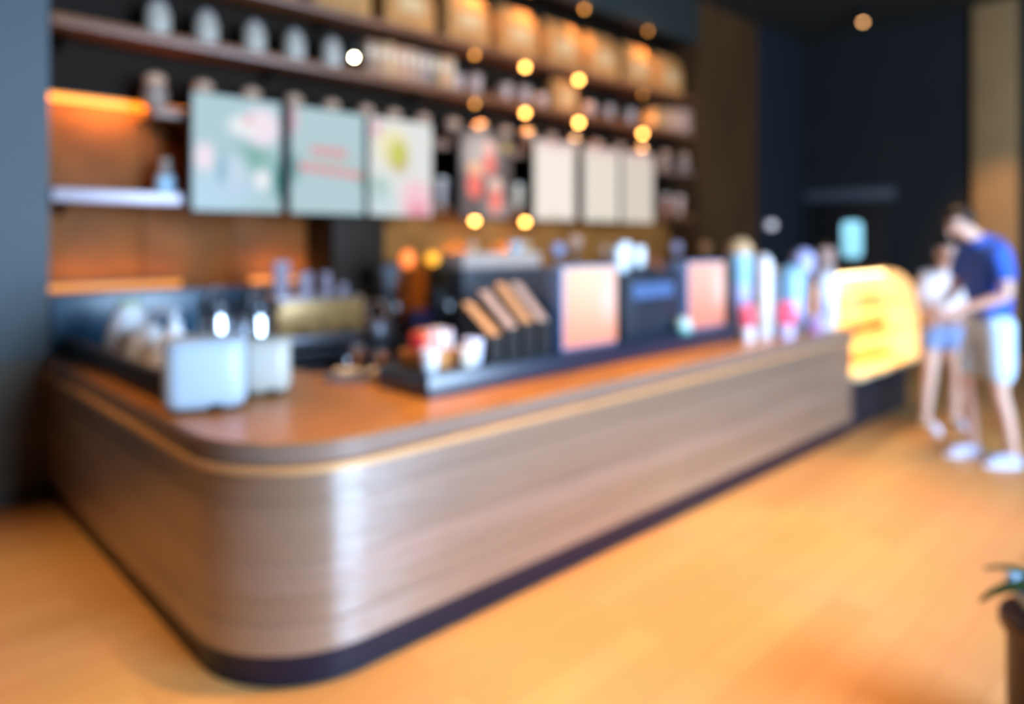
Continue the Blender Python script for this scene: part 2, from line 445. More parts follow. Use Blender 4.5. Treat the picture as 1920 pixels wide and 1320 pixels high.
box('cabinet_door', 1.45, 1.83, 5.152, 5.17, 0.08, 0.80, M_black, lc)
box('splash_panel', 1.02, 2.6, 5.19, 5.22, 0.86, 1.235, M_splash, lc)

# ------------------------------------------------------------------ alcove: panels, shelves, strip lights
pn = thing('back_panelling', 'rust-brown wall panelling below the left shelves', 'panelling', (0, 0, 0))
for i in range(3):
    box('panel', 1.01 + i * 0.65, 1.01 + (i + 1) * 0.65 - 0.006, YA - 0.025, YA - 0.001, 0.9, 2.52, M_copper, pn, bevel=0.003)
tag(box('dark_pillar', 2.97, 3.46, 5.16, 5.57, BCZ + .0, 1.86, mat('pillar_grey', '#33281e', 0.6, spec=0.15, noise=0.12)), 'dark grey-brown pillar between rust panelling and tan lit wall', 'pillar')
tp = thing('tan_back_panel', 'tan back panel lit from above behind the coffee machines', 'panelling', (0, 0, 0))
for i in range(7):
    w = (8.38 - 3.48) / 7
    box('panel', 3.48 + i * w, 3.48 + (i + 1) * w - 0.006, YA - 0.025, YA - 0.001, 0.84, 1.84, mat('tan_panel', '#ac6e34', 0.7, spec=0.15, noise=0.12, nscale=(2, 2, 2)), tp, bevel=0.003)

SHA, SHB, SHC, SHD = 3.47, 3.00, 2.49, 1.90     # tops of the four shelves
SD = YA - 0.027
def shelf(x0, x1, z, th, m, label, y0=5.20):
    s = thing('wall_shelf', label, 'shelf', (x0, y0, z))
    box('shelf_board', 0, x1 - x0, 0, SD - y0, -th, 0, m, s, bevel=0.004)
    box('front_lip', 0, x1 - x0, -0.012, 0.0, -th - 0.006, 0.004, m, s, bevel=0.002)
    n = max(2, int((x1 - x0) / 1.1))
    for k in range(n):
        x = 0.12 + (x1 - x0 - 0.24) * k / max(1, n - 1)
        prism('bracket', [(SD - y0 - 0.01, -th), (SD - y0 - 0.01, -th - 0.10), (0.12, -th)], x - .008, x + .008, M_black, s)
    return s
shelf(1.60, 8.38, SHA, 0.05, M_shelfwood, 'topmost long wooden wall shelf carrying large kraft sacks')
shelf(1.02, 8.38, SHB, 0.06, M_shelfwood, 'long wooden wall shelf carrying white jars and tan packets')
shelf(1.62, 8.38, SHC, 0.055, mat('shelf_grey_wood', '#8a6a58', 0.4, noise=0.2, nscale=(1.2, 6, 20)), 'long wooden wall shelf just behind the menu screens')
shelf(1.02, 3.40, SHD, 0.07, mat('shelf_steel', '#a89ea8', 0.35, metal=0.2, noise=0.05), 'pale grey wall shelf on the left below the orange strip light', y0=5.17)
shelf(3.50, 8.38, SHD, 0.055, M_shelfwood, 'lowest wooden wall shelf behind the right hand menu screens')

def led(x0, x1, z, y, label, watts):
    t = thing('strip_light', label, 'lamp', (x0, y, z))
    box('housing', 0, x1 - x0, 0, 0.03, 0.018, 0.03, M_black, t, bevel=0.002)
    box('diffuser', 0, x1 - x0, -0.004, 0.028, -0.03, 0.018, M_led if z > 2 else M_ledlow, t, bevel=0.006)
    lamp('strip_glow', 'AREA', ((x1 - x0) / 2, -0.07, -0.03 if z > 2 else 0.05), watts, AMBER, t, (math.radians(25) if z > 2 else math.radians(155), 0, 0), shape='RECTANGLE', size=x1 - x0, size_y=0.03)
led(1.02, 2.02, 2.545, YA - 0.06, 'glowing orange strip light at the top left of the rust panelling', 6)
led(1.02, 1.92, 1.262, YA - 0.06, 'orange strip light low on the rust panelling above the steel splash panel', 1.6)
led(2.45, 2.95, 1.262, YA - 0.06, 'short orange strip light behind the stacked glasses', 1.0)

M_bulbdim = mat('dim_bulb', '#ffb060', 0.5, emit=5.0, emit_col='#ffa648')
def shelf_spot(x, z, label, watts, e=1.0, y=5.30):
    t = thing('shelf_downlight', label, 'lamp', (x, y, z), 0, 'downlights under the shelves')
    lathe('ring', [(0.05, -0.012), (0.052, 0.0), (0.02, 0.0)], M_brass, t, 16)
    ball('bulb', 0.027 * e, M_bulb if e > .9 else M_bulbdim, t, (0, 0, -0.026), seg=12)
    lamp('down_light', 'SPOT', (0, 0, -0.075), watts, WARM, t, (0, 0, 0), spot_size=math.radians(130), spot_blend=1.0, shadow_soft_size=0.04)
cols = [4.60, 5.30, 6.16, 7.38]
for zi, (z, nm) in enumerate(((AZ, 'under the alcove soffit'), (SHA - 0.05, 'under the topmost shelf'), (SHB - 0.06, 'under the jar shelf'), (1.80, 'under the lowest shelf'))):
    for ci, x in enumerate(cols):
        if zi == 3 and ci > 1: continue
        e = [[.7, .8, .8, .6], [.75, .95, 1.05, .5], [.7, 0.95, 1.15, 1.1], [1.15, 1.1, 1, 1]][zi][ci]
        shelf_spot(x, z, 'round warm downlight %s, %s from the left' % (nm, ORD[ci]), [22, 24, 22, 55][zi], e, 5.22 if zi == 0 else 5.30)

shelf_spot(2.45, SHD - 0.07, 'added downlight hidden under the pale grey shelf, brightening the bronze machine', 22, .7, 5.24)  # lamp added out of sight to light the machine front

# ------------------------------------------------------------------ menu screens
def screen(x, label, m, w=0.655, h=0.83, z=1.775, y=5.02):
    s = thing('menu_screen', label, 'screen', (x, y, z), 0, 'menu screens over the back counter')
    box('screen_case', 0, w, 0, 0.045, 0, h, M_black, s, bevel=0.006)
    dsp = box('display', 0.012, w - 0.012, -0.004, 0.001, 0.012, h - 0.012, m, s, bevel=0)
    for k in (0.15, w - 0.15):
        tube('mounting_arm', [(k, 0.045, h * 0.6), (k, 0.16, h * 0.6), (k, 0.185, h * 0.86)], 0.012, M_black, s, 6)
    return s
G, PK, WH, PB = '#7fb0a4', '#f2e2ec', '#eef0f0', '#bcd3ea'
m1 = print_mat('screen_print_flowers', '#aecbd2', [
    (0.10, 0.10, 0.40, 0.30, '#b8d8ea', 0.9), (0.42, 0.40, 0.22, 0.12, G, 0.8), (0.50, 0.63, 0.16, 0.16, PK, 0.5), (0.36, 0.62, 0.13, 0.09, WH, 0.7),
    (0.40, 0.66, 0.05, 0.04, '#eab0b8', 0.8), (0.09, 0.38, 0.08, 0.12, PK, 0.6), (0.30, 0.30, 0.12, 0.18, '#c4d8e8', 0.8), (0.21, 0.30, 0.05, 0.14, '#8fb4cc', 0.9),
    (0.50, 0.24, 0.07, 0.09, WH, 0.6), (0.62, 0.25, 0.05, 0.18, '#4a908c', 0.8), (0.30, 0.16, 0.22, 0.05, PB, 0.8)], 1.0)
letters = []
for i, (x, w) in enumerate([(0.20, .030), (0.27, .035), (0.335, .03), (0.40, .032), (0.455, .026)]):
    letters.append((x, 0.50 - i * 0.002, w, 0.042, '#ea8f94', 0.5))
for i, (x, w) in enumerate([(0.10, .03), (0.17, .034), (0.24, .03), (0.31, .034), (0.385, .03), (0.455, .034), (0.53, .032), (0.59, .03)]):
    letters.append((x, 0.365 - i * 0.006, w, 0.042, '#ec868a', 0.5))
m2 = print_mat('screen_print_lettering', '#b2cdd2', [(0.02, 0.72, 0.07, 0.16, '#d8b4c0', 0.8), (0.03, 0.35, 0.08, 0.14, '#6a9c98', 0.9), (0.35, 0.43, 0.28, 0.14, '#b8c4c0', 0.9),
    (0.62, 0.30, 0.06, 0.10, '#8fb8a8', 0.9)] + letters, 0.98)
m3 = print_mat('screen_print_drink', '#e2e4e0', [
    (0.10, 0.12, 0.25, 0.16, '#c8dade', 0.9), (0.10, 0.25, 0.14, 0.12, '#b0ccc4', 0.8), (0.08, 0.72, 0.07, 0.10, '#e8b8c4', 0.7), (0.24, 0.58, 0.19, 0.20, '#efe6b4', 0.6),
    (0.30, 0.50, 0.12, 0.16, '#c9ab7c', 0.6), (0.29, 0.53, 0.09, 0.13, '#c9cf52', 0.6), (0.48, 0.16, 0.20, 0.20, '#f6c8d2', 0.6), (0.50, 0.06, 0.16, 0.10, '#ee9aaa', 0.8)], 1.0)
m4 = print_mat('screen_print_cups', '#6a5c58', [
    (0.24, 0.60, 0.26, 0.26, '#c8bab4', 0.7), (0.45, 0.12, 0.20, 0.14, '#b4a4a0', 0.8), (0.36, 0.66, 0.09, 0.10, '#ffc8b8', 0.4), (0.36, 0.52, 0.085, 0.11, '#ff7f70', 0.3),
    (0.18, 0.46, 0.10, 0.09, '#ffc096', 0.4), (0.18, 0.31, 0.10, 0.13, '#ff7a6c', 0.3), (0.44, 0.32, 0.10, 0.09, '#f8d2c2', 0.4), (0.44, 0.18, 0.09, 0.13, '#ff8474', 0.3),
    (0.58, 0.70, 0.06, 0.06, '#c8a860', 0.5)], 1.05)
cream = ['#f8ece0', '#ece2d4', '#e2d6c8']
def white_m(i): return print_mat('screen_print_cream_%d' % i, cream[i], [(0.33, 0.80, 0.40, 0.10, '#ecc8c4', 0.9), (0.33, 0.02, 0.3, 0.08, '#ded6c8', 0.9)], 1.0 - 0.04 * i)
YS = 5.02
screen(on_y(358, YS), 'leftmost menu screen, pale blue with pinkish flowers and green leaves', m1)
screen(on_y(543, YS), 'pale blue-green menu screen with two lines of red lettering', m2)
screen(on_y(691, YS), 'white menu screen with a yellow-green drink and a pink flower', m3)
screen(on_y(862, YS), 'menu screen showing three coral red drinks on grey', m4)
screen(on_y(1001, YS), 'plain cream menu screen nearest to the red drinks screen', white_m(0), w=0.63)
screen(on_y(1093, YS), 'plain cream menu screen in the middle of the right hand three', white_m(1), w=0.63)
screen(on_y(1165, YS), 'plain cream menu screen furthest right of all', white_m(2), w=0.63)

# ------------------------------------------------------------------ things on the shelves
def jar(loc, label, h, r, m, lid, group, name='storage_jar', knob=True):
    t = thing(name, label, 'jar', loc, 0, group)
    lathe('jar_body', [(r * .9, 0), (r, h * .06), (r, h * .62), (r * .72, h * .78), (r * .72, h * .80)], m, t, 18)
    l = lathe('lid', [(r * .78, h * .80), (r * .80, h * .84), (r * .55, h * .93), (0.0, h * .95)], lid, t, 18)
    if knob: ball('knob', r * .22, lid, l, (0, 0, h * .96), seg=10)
    return t
M_jar = mat('greyish_white_jar', '#b5aa9c', 0.4, noise=0.1)
M_jarlid = mat('jar_lid_grey', '#98918c', 0.4, noise=0.06)
for i, p in enumerate((295, 386, 476, 551, 621)):
    x = on_y(p, 5.33)
    jar((x, 5.33, SHB), 'greyish white lidded jar on the jar shelf, %s from the left wall' % ORD[i], 0.27, 0.085, M_jar, M_jarlid, 'white jars on the jar shelf')
# upright tan packets
pk_cols = ['#8f6f58', '#a67c5a', '#c59a6c', '#c08a62', '#b98c70', '#a98468', '#9a8078', '#6f6048', '#c48f5e', '#c89a72']
x = on_y(680, 5.32)
x_end = on_y(846, 5.32)
wp = (x_end - x) / 10
for i in range(10):
    h = 0.30 + random.uniform(-.012, .02)
    t = thing('upright_packet', 'upright %s packet on the jar shelf, %s of ten packets from the left' % (['brown', 'tan'][i in (2, 3, 4, 8, 9)], ORD[i]), 'packet', (x + i * wp + 0.004, 5.26, SHB), 0, 'upright packets on the jar shelf')
    m = mat('packet_%d' % i, pk_cols[i], 0.6, noise=0.1)
    box('packet_body', 0, wp - .008, 0, 0.2, 0, h, m, t, bevel=0.006)
    box('spine_label', 0.012, wp - .02, -0.003, 0.002, h * .55, h * .8, mat('packet_label', '#d8c4a8', 0.6), t, bevel=0)
    box('top_fold', 0.006, wp - .014, 0.07, 0.13, h, h + .02, m, t, bevel=0.003)
def mug(loc, label, h, r, m, group, cat='mug', name='mug', rot=0.0, handle=True):
    t = thing(name, label, cat, loc, rot, group)
    lathe('mug_body', [(r * .7, 0), (r * .82, h * .08), (r, h * .9), (r, h), (r * .88, h), (r * .75, h * .15), (0, h * .12)], m, t, 18)
    if handle:
        pts = [(r * .85 + r * .55 * math.sin(a), 0, h * .5 + h * .28 * math.cos(a)) for a in [PI * k / 8 for k in range(9)]]
        tube('handle', pts, r * .10, m, t, 6)
    return t
M_mug = mat('mug_grey_pink', '#a58f84', 0.35, noise=0.06)
for i, (p, h) in enumerate(((857, .17), (890, .20), (948, .17), (982, .18), (1015, .15), (1105, .16), (1140, .17), (1180, .18))):
    mug((on_y(p, 5.33), 5.33, SHB), 'small pale mug on the jar shelf, %s from the tan packets' % ORD[i], h, 0.075, M_mug, 'mugs on the jar shelf', rot=random.uniform(0, 6))
def sack(loc, label, w, d, h, m, group=None, name='coffee_sack', tilt=0.0):
    t = thing(name, label, 'sack', loc, tilt, group)
    bm = bmesh.new()
    secs = [(0, .96, .94), (.08, 1.0, 1.0), (.45, 1.0, 1.0), (.78, .98, .86), (.90, .95, .45), (.93, .94, .20)]
    rows = []
    for (f, a, b) in secs:
        rows.append([bm.verts.new((p[0], p[1], f * h)) for p in round_rect(w / 2 * a, d / 2 * b, min(.03, d / 2 * b * .8), 3)])
    n = len(rows[0])
    for A, B in zip(rows, rows[1:]):
        for k in range(n): bm.faces.new((A[k], A[(k + 1) % n], B[(k + 1) % n], B[k]))
    bm.faces.new(list(reversed(rows[0]))); bm.faces.new(rows[-1])
    from_bm('sack_body', bm, m, t, smooth=True)
    box('folded_top', -w * .47, w * .47, -d * .11, d * .11, h * .92, h, m, t, bevel=0.008)
    box('sack_label', -w * .25, w * .25, -d / 2 - .003, -d / 2 + .004, h * .3, h * .58, mat('sack_label_tan', '#c8a878', 0.7), t, bevel=0)
    return t
for i in range(10):
    xx = on_y(1088, 5.34) - 0.35 + (i - 5) * 0.69
    if xx > 8.0 or xx < 1.8: continue
    sack((xx + 0.0, 5.37, SHA), 'large tan kraft sack on the topmost shelf, %s from the left' % ORD[i], 0.54, 0.24, 0.52, M_kraft, 'kraft sacks on the topmost shelf')
sack((on_y(1052, 5.36), 5.36, SHB), 'orange-tan paper bag standing under a downlight on the jar shelf', 0.34, 0.2, 0.36, mat('orange_kraft', '#d8924e', 0.75, noise=0.1), name='paper_bag')
for i, (p, c) in enumerate(((1226, '#cf9a62'), (1254, '#d8a888'), (1279, '#c8a090'))):
    t = thing('gift_box', '%s gift box at the right end of the jar shelf' % ['golden tan', 'pale pink', 'greyish pink'][i], 'box', (on_y(p, 5.36), 5.36, SHB), 0, 'gift boxes on the jar shelf')
    m = mat('gift_box_%d' % i, c, 0.6, noise=0.08)
    box('box_body', -.12, .12, -.1, .1, 0, .22 + .03 * i, m, t, bevel=0.004)
    box('lid', -.125, .125, -.105, .105, .22 + .03 * i, .26 + .03 * i, m, t, bevel=0.004)
    box('ribbon', -.015, .015, -.107, .107, .0, .263 + .03 * i, M_brass, t, bevel=0)
# round-headed jars on the shelf behind the screens
M_rj = mat('rose_grey_jar', '#937c6e', 0.4, noise=0.08)
for i, p in enumerate((290, 380, 470, 550, 620, 685, 737, 792, 848, 901, 946, 990, 1032, 1075, 1118, 1160, 1203, 1245, 1280)):
    t = thing('round_jar', 'round-topped glazed jar on the shelf behind the menu screens, %s from the left' % ORD[i], 'jar', (on_y(p, 5.31), 5.31, SHC), 0, 'round jars behind the screens')
    h = 0.25
    lathe('jar_body', [(.05, 0), (.075, .03), (.085, .10), (.075, .15), (.055, .16)], M_rj, t, 16)
    lathe('stopper', [(.05, .16), (.072, .19), (.07, .225), (.04, .25), (0, .255)], mat('stopper_pale', '#b09080' if i % 4 else '#cba184', 0.3), t, 16)
# bottle on the grey shelf, glasses between the screens
def bottle(loc, label, prof, m, cap_m, cap, name='bottle', cat='bottle', label_m=None, lab=None, group=None):
    t = thing(name, label, cat, loc, 0, group)
    lathe('bottle_body', prof, m, t, 20)
    lathe('cap', cap, cap_m, t, 16)
    if label_m: lathe('label_band', lab, label_m, t, 20)
    return t
bottle((on_y(310, 5.33), 5.33, SHD), 'bottle with pale blue lower half on the grey left shelf',
       [(.055, 0), (.06, .02), (.06, .13), (.035, .17), (.03, .21)], M_jarlid, M_jar, [(.033, .21), (.033, .25), (.0, .252)], label_m=mat('pale_blue_label', '#a8cfe8', 0.4), lab=[(.061, .01), (.062, .015), (.062, .12), (.061, .125)])
for i, (p, z, c) in enumerate(((827, SHD, '#a89088'), (972, SHD, '#f4d8b8'), (1247, SHD, '#c07858'), (1272, SHD, '#d09a80'))):
    t = thing('gift_tumbler', '%s tumbler on the lowest shelf %s' % (['greyish', 'cream', 'rust coloured', 'pink'][i], ['left of the red drinks screen', 'right of the red drinks screen', 'right of the cream screens', 'at the far right end'][i]), 'tumbler', (on_y(p, 5.3), 5.3, z))
    lathe('tumbler_body', [(.05, 0), (.052, .01), (.07, .22), (.068, .23)], mat('tumbler_%d' % i, c, 0.35, noise=0.05), t, 18)
    lathe('lid', [(.072, .23), (.072, .25), (.05, .265), (0, .267)], M_cream, t, 18)

# ------------------------------------------------------------------ machines on the back counter
def espresso(x0, x1, label, body_m, front_m, h=0.36, top_m=None, y0=4.52, groups=2):
    w = x1 - x0
    t = thing('espresso_machine', label, 'coffee machine', (x0, y0, BCZ))
    for sx in (0.05, w - .05):
        for sy in (0.06, 0.44): lathe('foot', [(.02, 0), (.025, .03), (.015, .04)], M_black, t, 10, (sx, sy, 0))
    box('drip_tray', 0.02, w - .02, 0.0, 0.40, 0.04, 0.09, M_steel, t)
    box('machine_body', 0.0, w, 0.18, 0.50, 0.09, h, body_m, t, bevel=0.02)
    box('front_panel', 0.0, w, 0.02, 0.22, h * .30, h, front_m, t, bevel=0.015)
    box('side_panel', -0.012, 0.006, 0.01, 0.50, 0.05, h + .01, front_m, t, bevel=0.004)
    box('side_panel', w - 0.006, w + 0.012, 0.01, 0.50, 0.05, h + .01, front_m, t, bevel=0.004)
    box('cup_rail', 0.0, w, 0.02, 0.50, h, h + 0.02, top_m or M_steel, t, bevel=0.004)
    for g in range(groups):
        gx = w * (g + .5) / groups
        gh = lathe('group_head', [(.03, h * .38), (.036, h * .42), (.036, h * .6)], M_chrome, t, 14, (gx, 0.10, 0))
        tube('portafilter', [(gx, 0.08, h * .40), (gx, -0.10, h * .36)], 0.013, M_black, gh, 8)
        tube('steam_wand', [(gx + .16, 0.03, h * .6), (gx + .17, -0.01, h * .45), (gx + .16, -0.02, .12)], 0.007, M_chrome, t, 6)
    return t
M_tanmetal = mat('tan_bronze_metal', '#c0965c', 0.4, metal=0.3, noise=0.12, nscale=(8, 8, 8))
espresso(2.20, 2.84, 'bronze-tan espresso machine on the back counter below the third screen', M_tanmetal, M_tanmetal, h=0.34)
M_greym = mat('grey_machine', '#5c5c62', 0.4, metal=0.3, noise=0.06)
big = espresso(3.82, 4.86, 'large grey espresso machine with pale pink top on the back counter', M_greym, M_greym, h=0.50)
tpk = thing('cup_tray', 'pale pinkish tray along the top of the large grey espresso machine', 'tray', (3.86, 4.58, BCZ + 0.52))
box('tray_body', 0, 0.92, 0, 0.36, 0, 0.11, mat('pale_pink_tray', '#e8cdbd', 0.4, noise=0.03), tpk, bevel=0.012)
box('tray_rim', -0.01, 0.93, -0.01, 0.37, 0.11, 0.125, M_cream, tpk, bevel=0.004)
# glasses stacked on the bronze machine
M_lav = mat('lavender_glass', '#b2a6b4', 0.2, noise=0.04)
k = 0
gz = BCZ + 0.36
for (gx, gy, st) in ((2.27, 4.70, 3), (2.36, 4.78, 3), (2.46, 4.70, 2), (2.55, 4.80, 2), (2.64, 4.70, 2), (2.70, 4.78, 1), (2.78, 4.70, 1)):
    for s in range(st):
        t = thing('drinking_glass', 'lavender grey glass on the bronze espresso machine, stack %s from left, %s' % (ORD[k], ['lowest', 'second up', 'third up'][s]), 'glass', (gx, gy, gz + s * 0.085), 0, 'glasses on the bronze machine')
        lathe('glass_body', [(.028, 0), (.03, .004), (.037, .083), (.034, .083), (.027, .01), (0, .009)], M_lav, t, 16)
        lathe('rim', [(.0375, .079), (.039, .082), (.0375, .0845), (.034, .0845)], M_chrome, t, 16)
    k += 1
# grinders
def grinder(loc, label, hop_m):
    t = thing('coffee_grinder', label, 'grinder', loc)
    box('grinder_base', -.09, .09, -.12, .12, 0, .05, M_black, t, bevel=0.01)
    box('grinder_body', -.075, .075, -.02, .11, .05, .36, M_black, t, bevel=0.02)
    tube('spout', [(0, -.01, .26), (0, -.07, .24), (0, -.08, .20)], .022, M_chrome, t, 8)
    lathe('bean_hopper', [(.04, .36), (.05, .38), (.085, .50), (.085, .56)], hop_m, t, 18, (0, .03, 0))
    lathe('hopper_lid', [(.088, .56), (.088, .575), (.03, .59), (0, .592)], M_black, t, 18, (0, .03, 0))
    return t
grinder((3.67, 4.62, BCZ), 'black coffee grinder left of the large grey machine', mat('smoky_hopper', '#3a2a1c', 0.15))
grinder((3.28, 4.80, BCZ), 'black coffee grinder with grey hopper in front of the dark pillar', mat('grey_hopper', '#80868e', 0.15))
for i, (p, D, z, c, e, sc) in enumerate(((764, 5.2, 1.44, '#ff8038', 1.5, (1, 1, 1.25)), (811, 5.35, 1.44, '#ffb030', 1.3, (1, 1, .9)))):  # made-up lamps that carry the amber glow taken for bean hoppers
    q = at(p, D)
    t = thing('amber_glow', '%s glowing ball on an added thin stand behind the condiments' % ['orange', 'amber yellow'][i], 'lamp', (q[0], q[1], BCZ))
    lathe('stand', [(.06, 0), (.06, .012), (.010, .02), (.008, z - BCZ - .07), (.02, z - BCZ - .05)], M_black, t, 14)
    ball('glow_ball', 0.055, mat('glow_glass_%d' % i, c, 0.4, emit=e, emit_col=c), t, (0, 0, z - BCZ), sc, 14)
# kettle, red tin, purple box between the machines
q = at(694, 4.95)
t = thing('kettle', 'steel kettle with a tall ring handle right of the bronze machine', 'kettle', (3.03, 4.62, BCZ), 1.9)
lathe('kettle_body', [(.085, 0), (.095, .02), (.09, .12), (.05, .17)], M_steel, t, 20)
lathe('lid', [(.052, .17), (.03, .185), (.012, .20), (0, .21)], M_black, t, 16)
tube('handle', [(.10 * math.cos(a), 0, .16 + .14 * math.sin(a)) for a in [PI * k / 10 for k in range(11)]], .014, mat('pale_handle', '#c8a898', 0.3), t, 8)
tube('spout', [(-.08, 0, .05), (-.13, 0, .08), (-.16, 0, .15)], [.02, .015, .012], M_steel, t, 8)
t = thing('storage_tin', 'rust red tin standing behind the kettle', 'tin', (3.02, 5.06, BCZ))
lathe('tin_body', [(.08, 0), (.08, .26), (.075, .27)], mat('rust_red', '#8a3a20', 0.5, noise=0.1), t, 18)
lathe('lid', [(.083, .27), (.083, .30), (.0, .305)], mat('rust_red', '#8a3a20'), t, 18)
t = thing('tea_box', 'dark purple box in front of the dark pillar', 'box', (3.38, 4.55, BCZ), 0.1)
box('box_body', -.11, .11, -.05, .05, 0, .17, mat('deep_purple', '#2c2452', 0.5, noise=0.08), t)
box('lid', -.113, .113, -.053, .053, .17, .21, mat('deep_purple', '#2c2452'), t)
# cups and jars along the right part of the back counter
spots = [(884, 4.68, 1.455, .05, '#e8b890', 'tan'), (984, 4.70, 1.455, .055, '#f0c090', 'peach'), (965, 4.62, 1.455, .06, '#dfe9f4', 'white'), (1046, 4.66, BCZ, .07, '#b4c0e8', 'pale blue'),
         (1078, 4.74, BCZ, .07, '#e0b8a0', 'pink'), (1132, 4.7, BCZ, .06, '#c8a080', 'brown'), (1268, 4.7, BCZ, .07, '#b8bce0', 'lavender'), (1322, 4.7, BCZ, .07, '#b88a58', 'golden brown')]
for i, (p, y, z, r, c, nm) in enumerate(spots):
    x = on_y(p, y)
    if z > 1: 
        mug((x, y, BCZ + 0.645), '%s cup on the tray of the large grey espresso machine' % nm, 0.10, r, mat('cup_' + nm.replace(' ', '_'), c, 0.3), 'cups on the machine tray', 'cup', 'cup', random.uniform(0, 6))
    else:
        D = SA * x + CA * y; zt = EYE - (448 - 450) * D / FPX if i != 4 else EYE + 18 * D / FPX
        h = zt - 0.06 - z
        t = thing('syrup_bottle', 'tall %s topped syrup bottle on the back counter' % nm, 'bottle', (x, y, z), 0, 'syrup bottles on the back counter')
        lathe('bottle_body', [(.055, 0), (.06, .01), (.06, h * .55), (.028, h * .72), (.026, h * .86)], mat('syrup_dark', '#5a4638', 0.25, noise=0.1), t, 16)
        ball('stopper', r, mat('cup_' + nm.replace(' ', '_'), c, 0.3), t, (0, 0, h * .86 + r * .8), seg=14)
for i, (p, D, h, r, c) in enumerate(((1186, 6.9, .42, .13, '#e4e8f4'), (1225, 7.1, .50, .13, '#b87860'))):
    q = at(p, D)
    t = thing('coffee_urn', '%s rounded urn on the back counter' % ['white', 'rust pink'][i], 'urn', (q[0], 4.75, BCZ))
    t.location.x = on_y(p, 4.75)
    m = mat('urn_%d' % i, c, 0.35, noise=0.05)
    lathe('urn_body', [(.11, 0), (.14, .03), (.15, .30), (.12, .42), (.07, .50)], m, t, 20)
    lathe('lid', [(.075, .50), (.06, .54), (.02, .57), (0, .60)], m, t, 18)
    tube('tap', [(0, -.14, .08), (0, -.19, .08), (0, -.19, .05)], .012, M_chrome, t, 8)

# ------------------------------------------------------------------ things on the left return
def canister(loc, label, w, d, h, rot, m):
    t = thing('canister', label, 'canister', loc, rot, 'white canisters on the worktop')
    loft('canister_body', [(z, w / 2 - i, d / 2 - i, min(w, d) * .30 - i * .6) for (z, i) in ((.012, .030), (.016, .018), (.028, .007), (.05, 0), (h * .86, 0), (h * .885, .004))], m, t)
    loft('lid', [(z, w / 2 - i, d / 2 - i, min(w, d) * .30 - i * .6) for (z, i) in ((h * .886, .003), (h * .90, -.003), (h * .95, -.003), (h * .98, .008), (h, .03))], m, t)
    box('tap_opening', w * .06, w * .20, -d / 2 - .004, -d / 2 + .02, 0.012, 0.035, M_black, t, bevel=0.002)
    for sx in (-1, 1):
        for sy in (-1, 1): lathe('foot', [(.012, 0), (.014, .012)], M_black, t, 8, (sx * w * .3, sy * d * .3, 0))
    return t
q = at(385, 3.02)
canister((q[0], q[1], TZ), 'larger bluish white canister at the rounded corner of the worktop', 0.325, 0.24, 0.30, math.radians(-20), mat('bluish_white_plastic', '#aabccb', 0.35, noise=0.03))
q = at(499, 3.31)
canister((q[0], q[1], TZ), 'smaller greyish white canister right of the larger one', 0.215, 0.20, 0.26, math.radians(-25), mat('off_white_plastic', '#b6b4aa', 0.4, noise=0.04))
# chrome airpots behind them
for i, (p, D, h) in enumerate(((405, 3.72, .43), (480, 3.84, .41))):
    q = at(p, D)
    t = thing('airpot', 'chrome airpot with black pump top behind the %s canister' % ['larger', 'smaller'][i], 'flask', (q[0], q[1], TZ), 0.8, 'chrome airpots')
    lathe('flask_body', [(.085, 0), (.09, .01), (.09, h * .68), (.075, h * .78)], M_chrome, t, 24)
    lathe('base_ring', [(.092, 0), (.094, .005), (.094, .035), (.09, .04)], M_black, t, 24)
    lathe('collar', [(.080, h * .76), (.084, h * .80), (.084, h * .90), (.06, h * .98), (0, h)], mat('airpot_black', '#20262e', 0.35), t, 20)
    box('spout', -.02, .02, -.14, -.06, h * .82, h * .88, mat('airpot_black', '#20262e'), t, bevel=0.008)
    tube('carry_handle', [(.088 * math.cos(a), 0, h * .85 + .10 * math.sin(a)) for a in [PI * k / 8 for k in range(9)]], .008, M_steel, t, 6)
# white jugs behind the guard
q = (1.23, 4.36)
t = thing('white_jug', 'tall white plastic jug leaning by the black splash guard', 'jug', (q[0], q[1], TZ), 0.5)
lathe('jug_body', [(.115, 0), (.12, .015), (.125, .12), (.105, .24), (.075, .31), (.07, .335)], mat('bright_white_plastic', '#f4f6fb', 0.4, noise=0.02), t, 22)
lathe('cap', [(.06, .335), (.06, .365), (.0, .37)], mat('pale_green_cap', '#b8cba0', 0.5), t, 16)
tube('handle', [(.10, 0, .28), (.17, 0, .25), (.18, 0, .14), (.12, 0, .08)], .016, M_white, t, 8)
t = thing('white_carafe', 'second white carafe half hidden behind the black splash guard', 'jug', (1.225, 4.02, TZ), 0.2)
lathe('carafe_body', [(.10, 0), (.11, .02), (.115, .10), (.08, .20), (.055, .24)], mat('bright_white_plastic', '#f4f6fb'), t, 22)
lathe('cap', [(.058, .24), (.05, .262), (0, .265)], M_white, t, 16)
q = at(327, 3.5)
t = thing('pump_bottle', 'white cone-shouldered pump bottle with green label left of the canisters', 'bottle', (q[0], q[1], TZ), 2.2)
lathe('bottle_body', [(.115, 0), (.12, .015), (.122, .10)], mat('bottle_green', '#1f6a44', 0.4, noise=0.06), t, 22)
lathe('bottle_shoulder', [(.123, .10), (.122, .115), (.07, .22), (.035, .27), (.03, .285)], mat('bright_white_plastic', '#f4f6fb'), t, 22)
lathe('pump_collar', [(.034, .285), (.034, .31), (.015, .315), (.012, .345)], M_white, t, 16)
box('pump_head', -.02, .11, -.018, .018, .345, .372, mat('pump_grey', '#b8c0cc', 0.3), t, bevel=0.006)

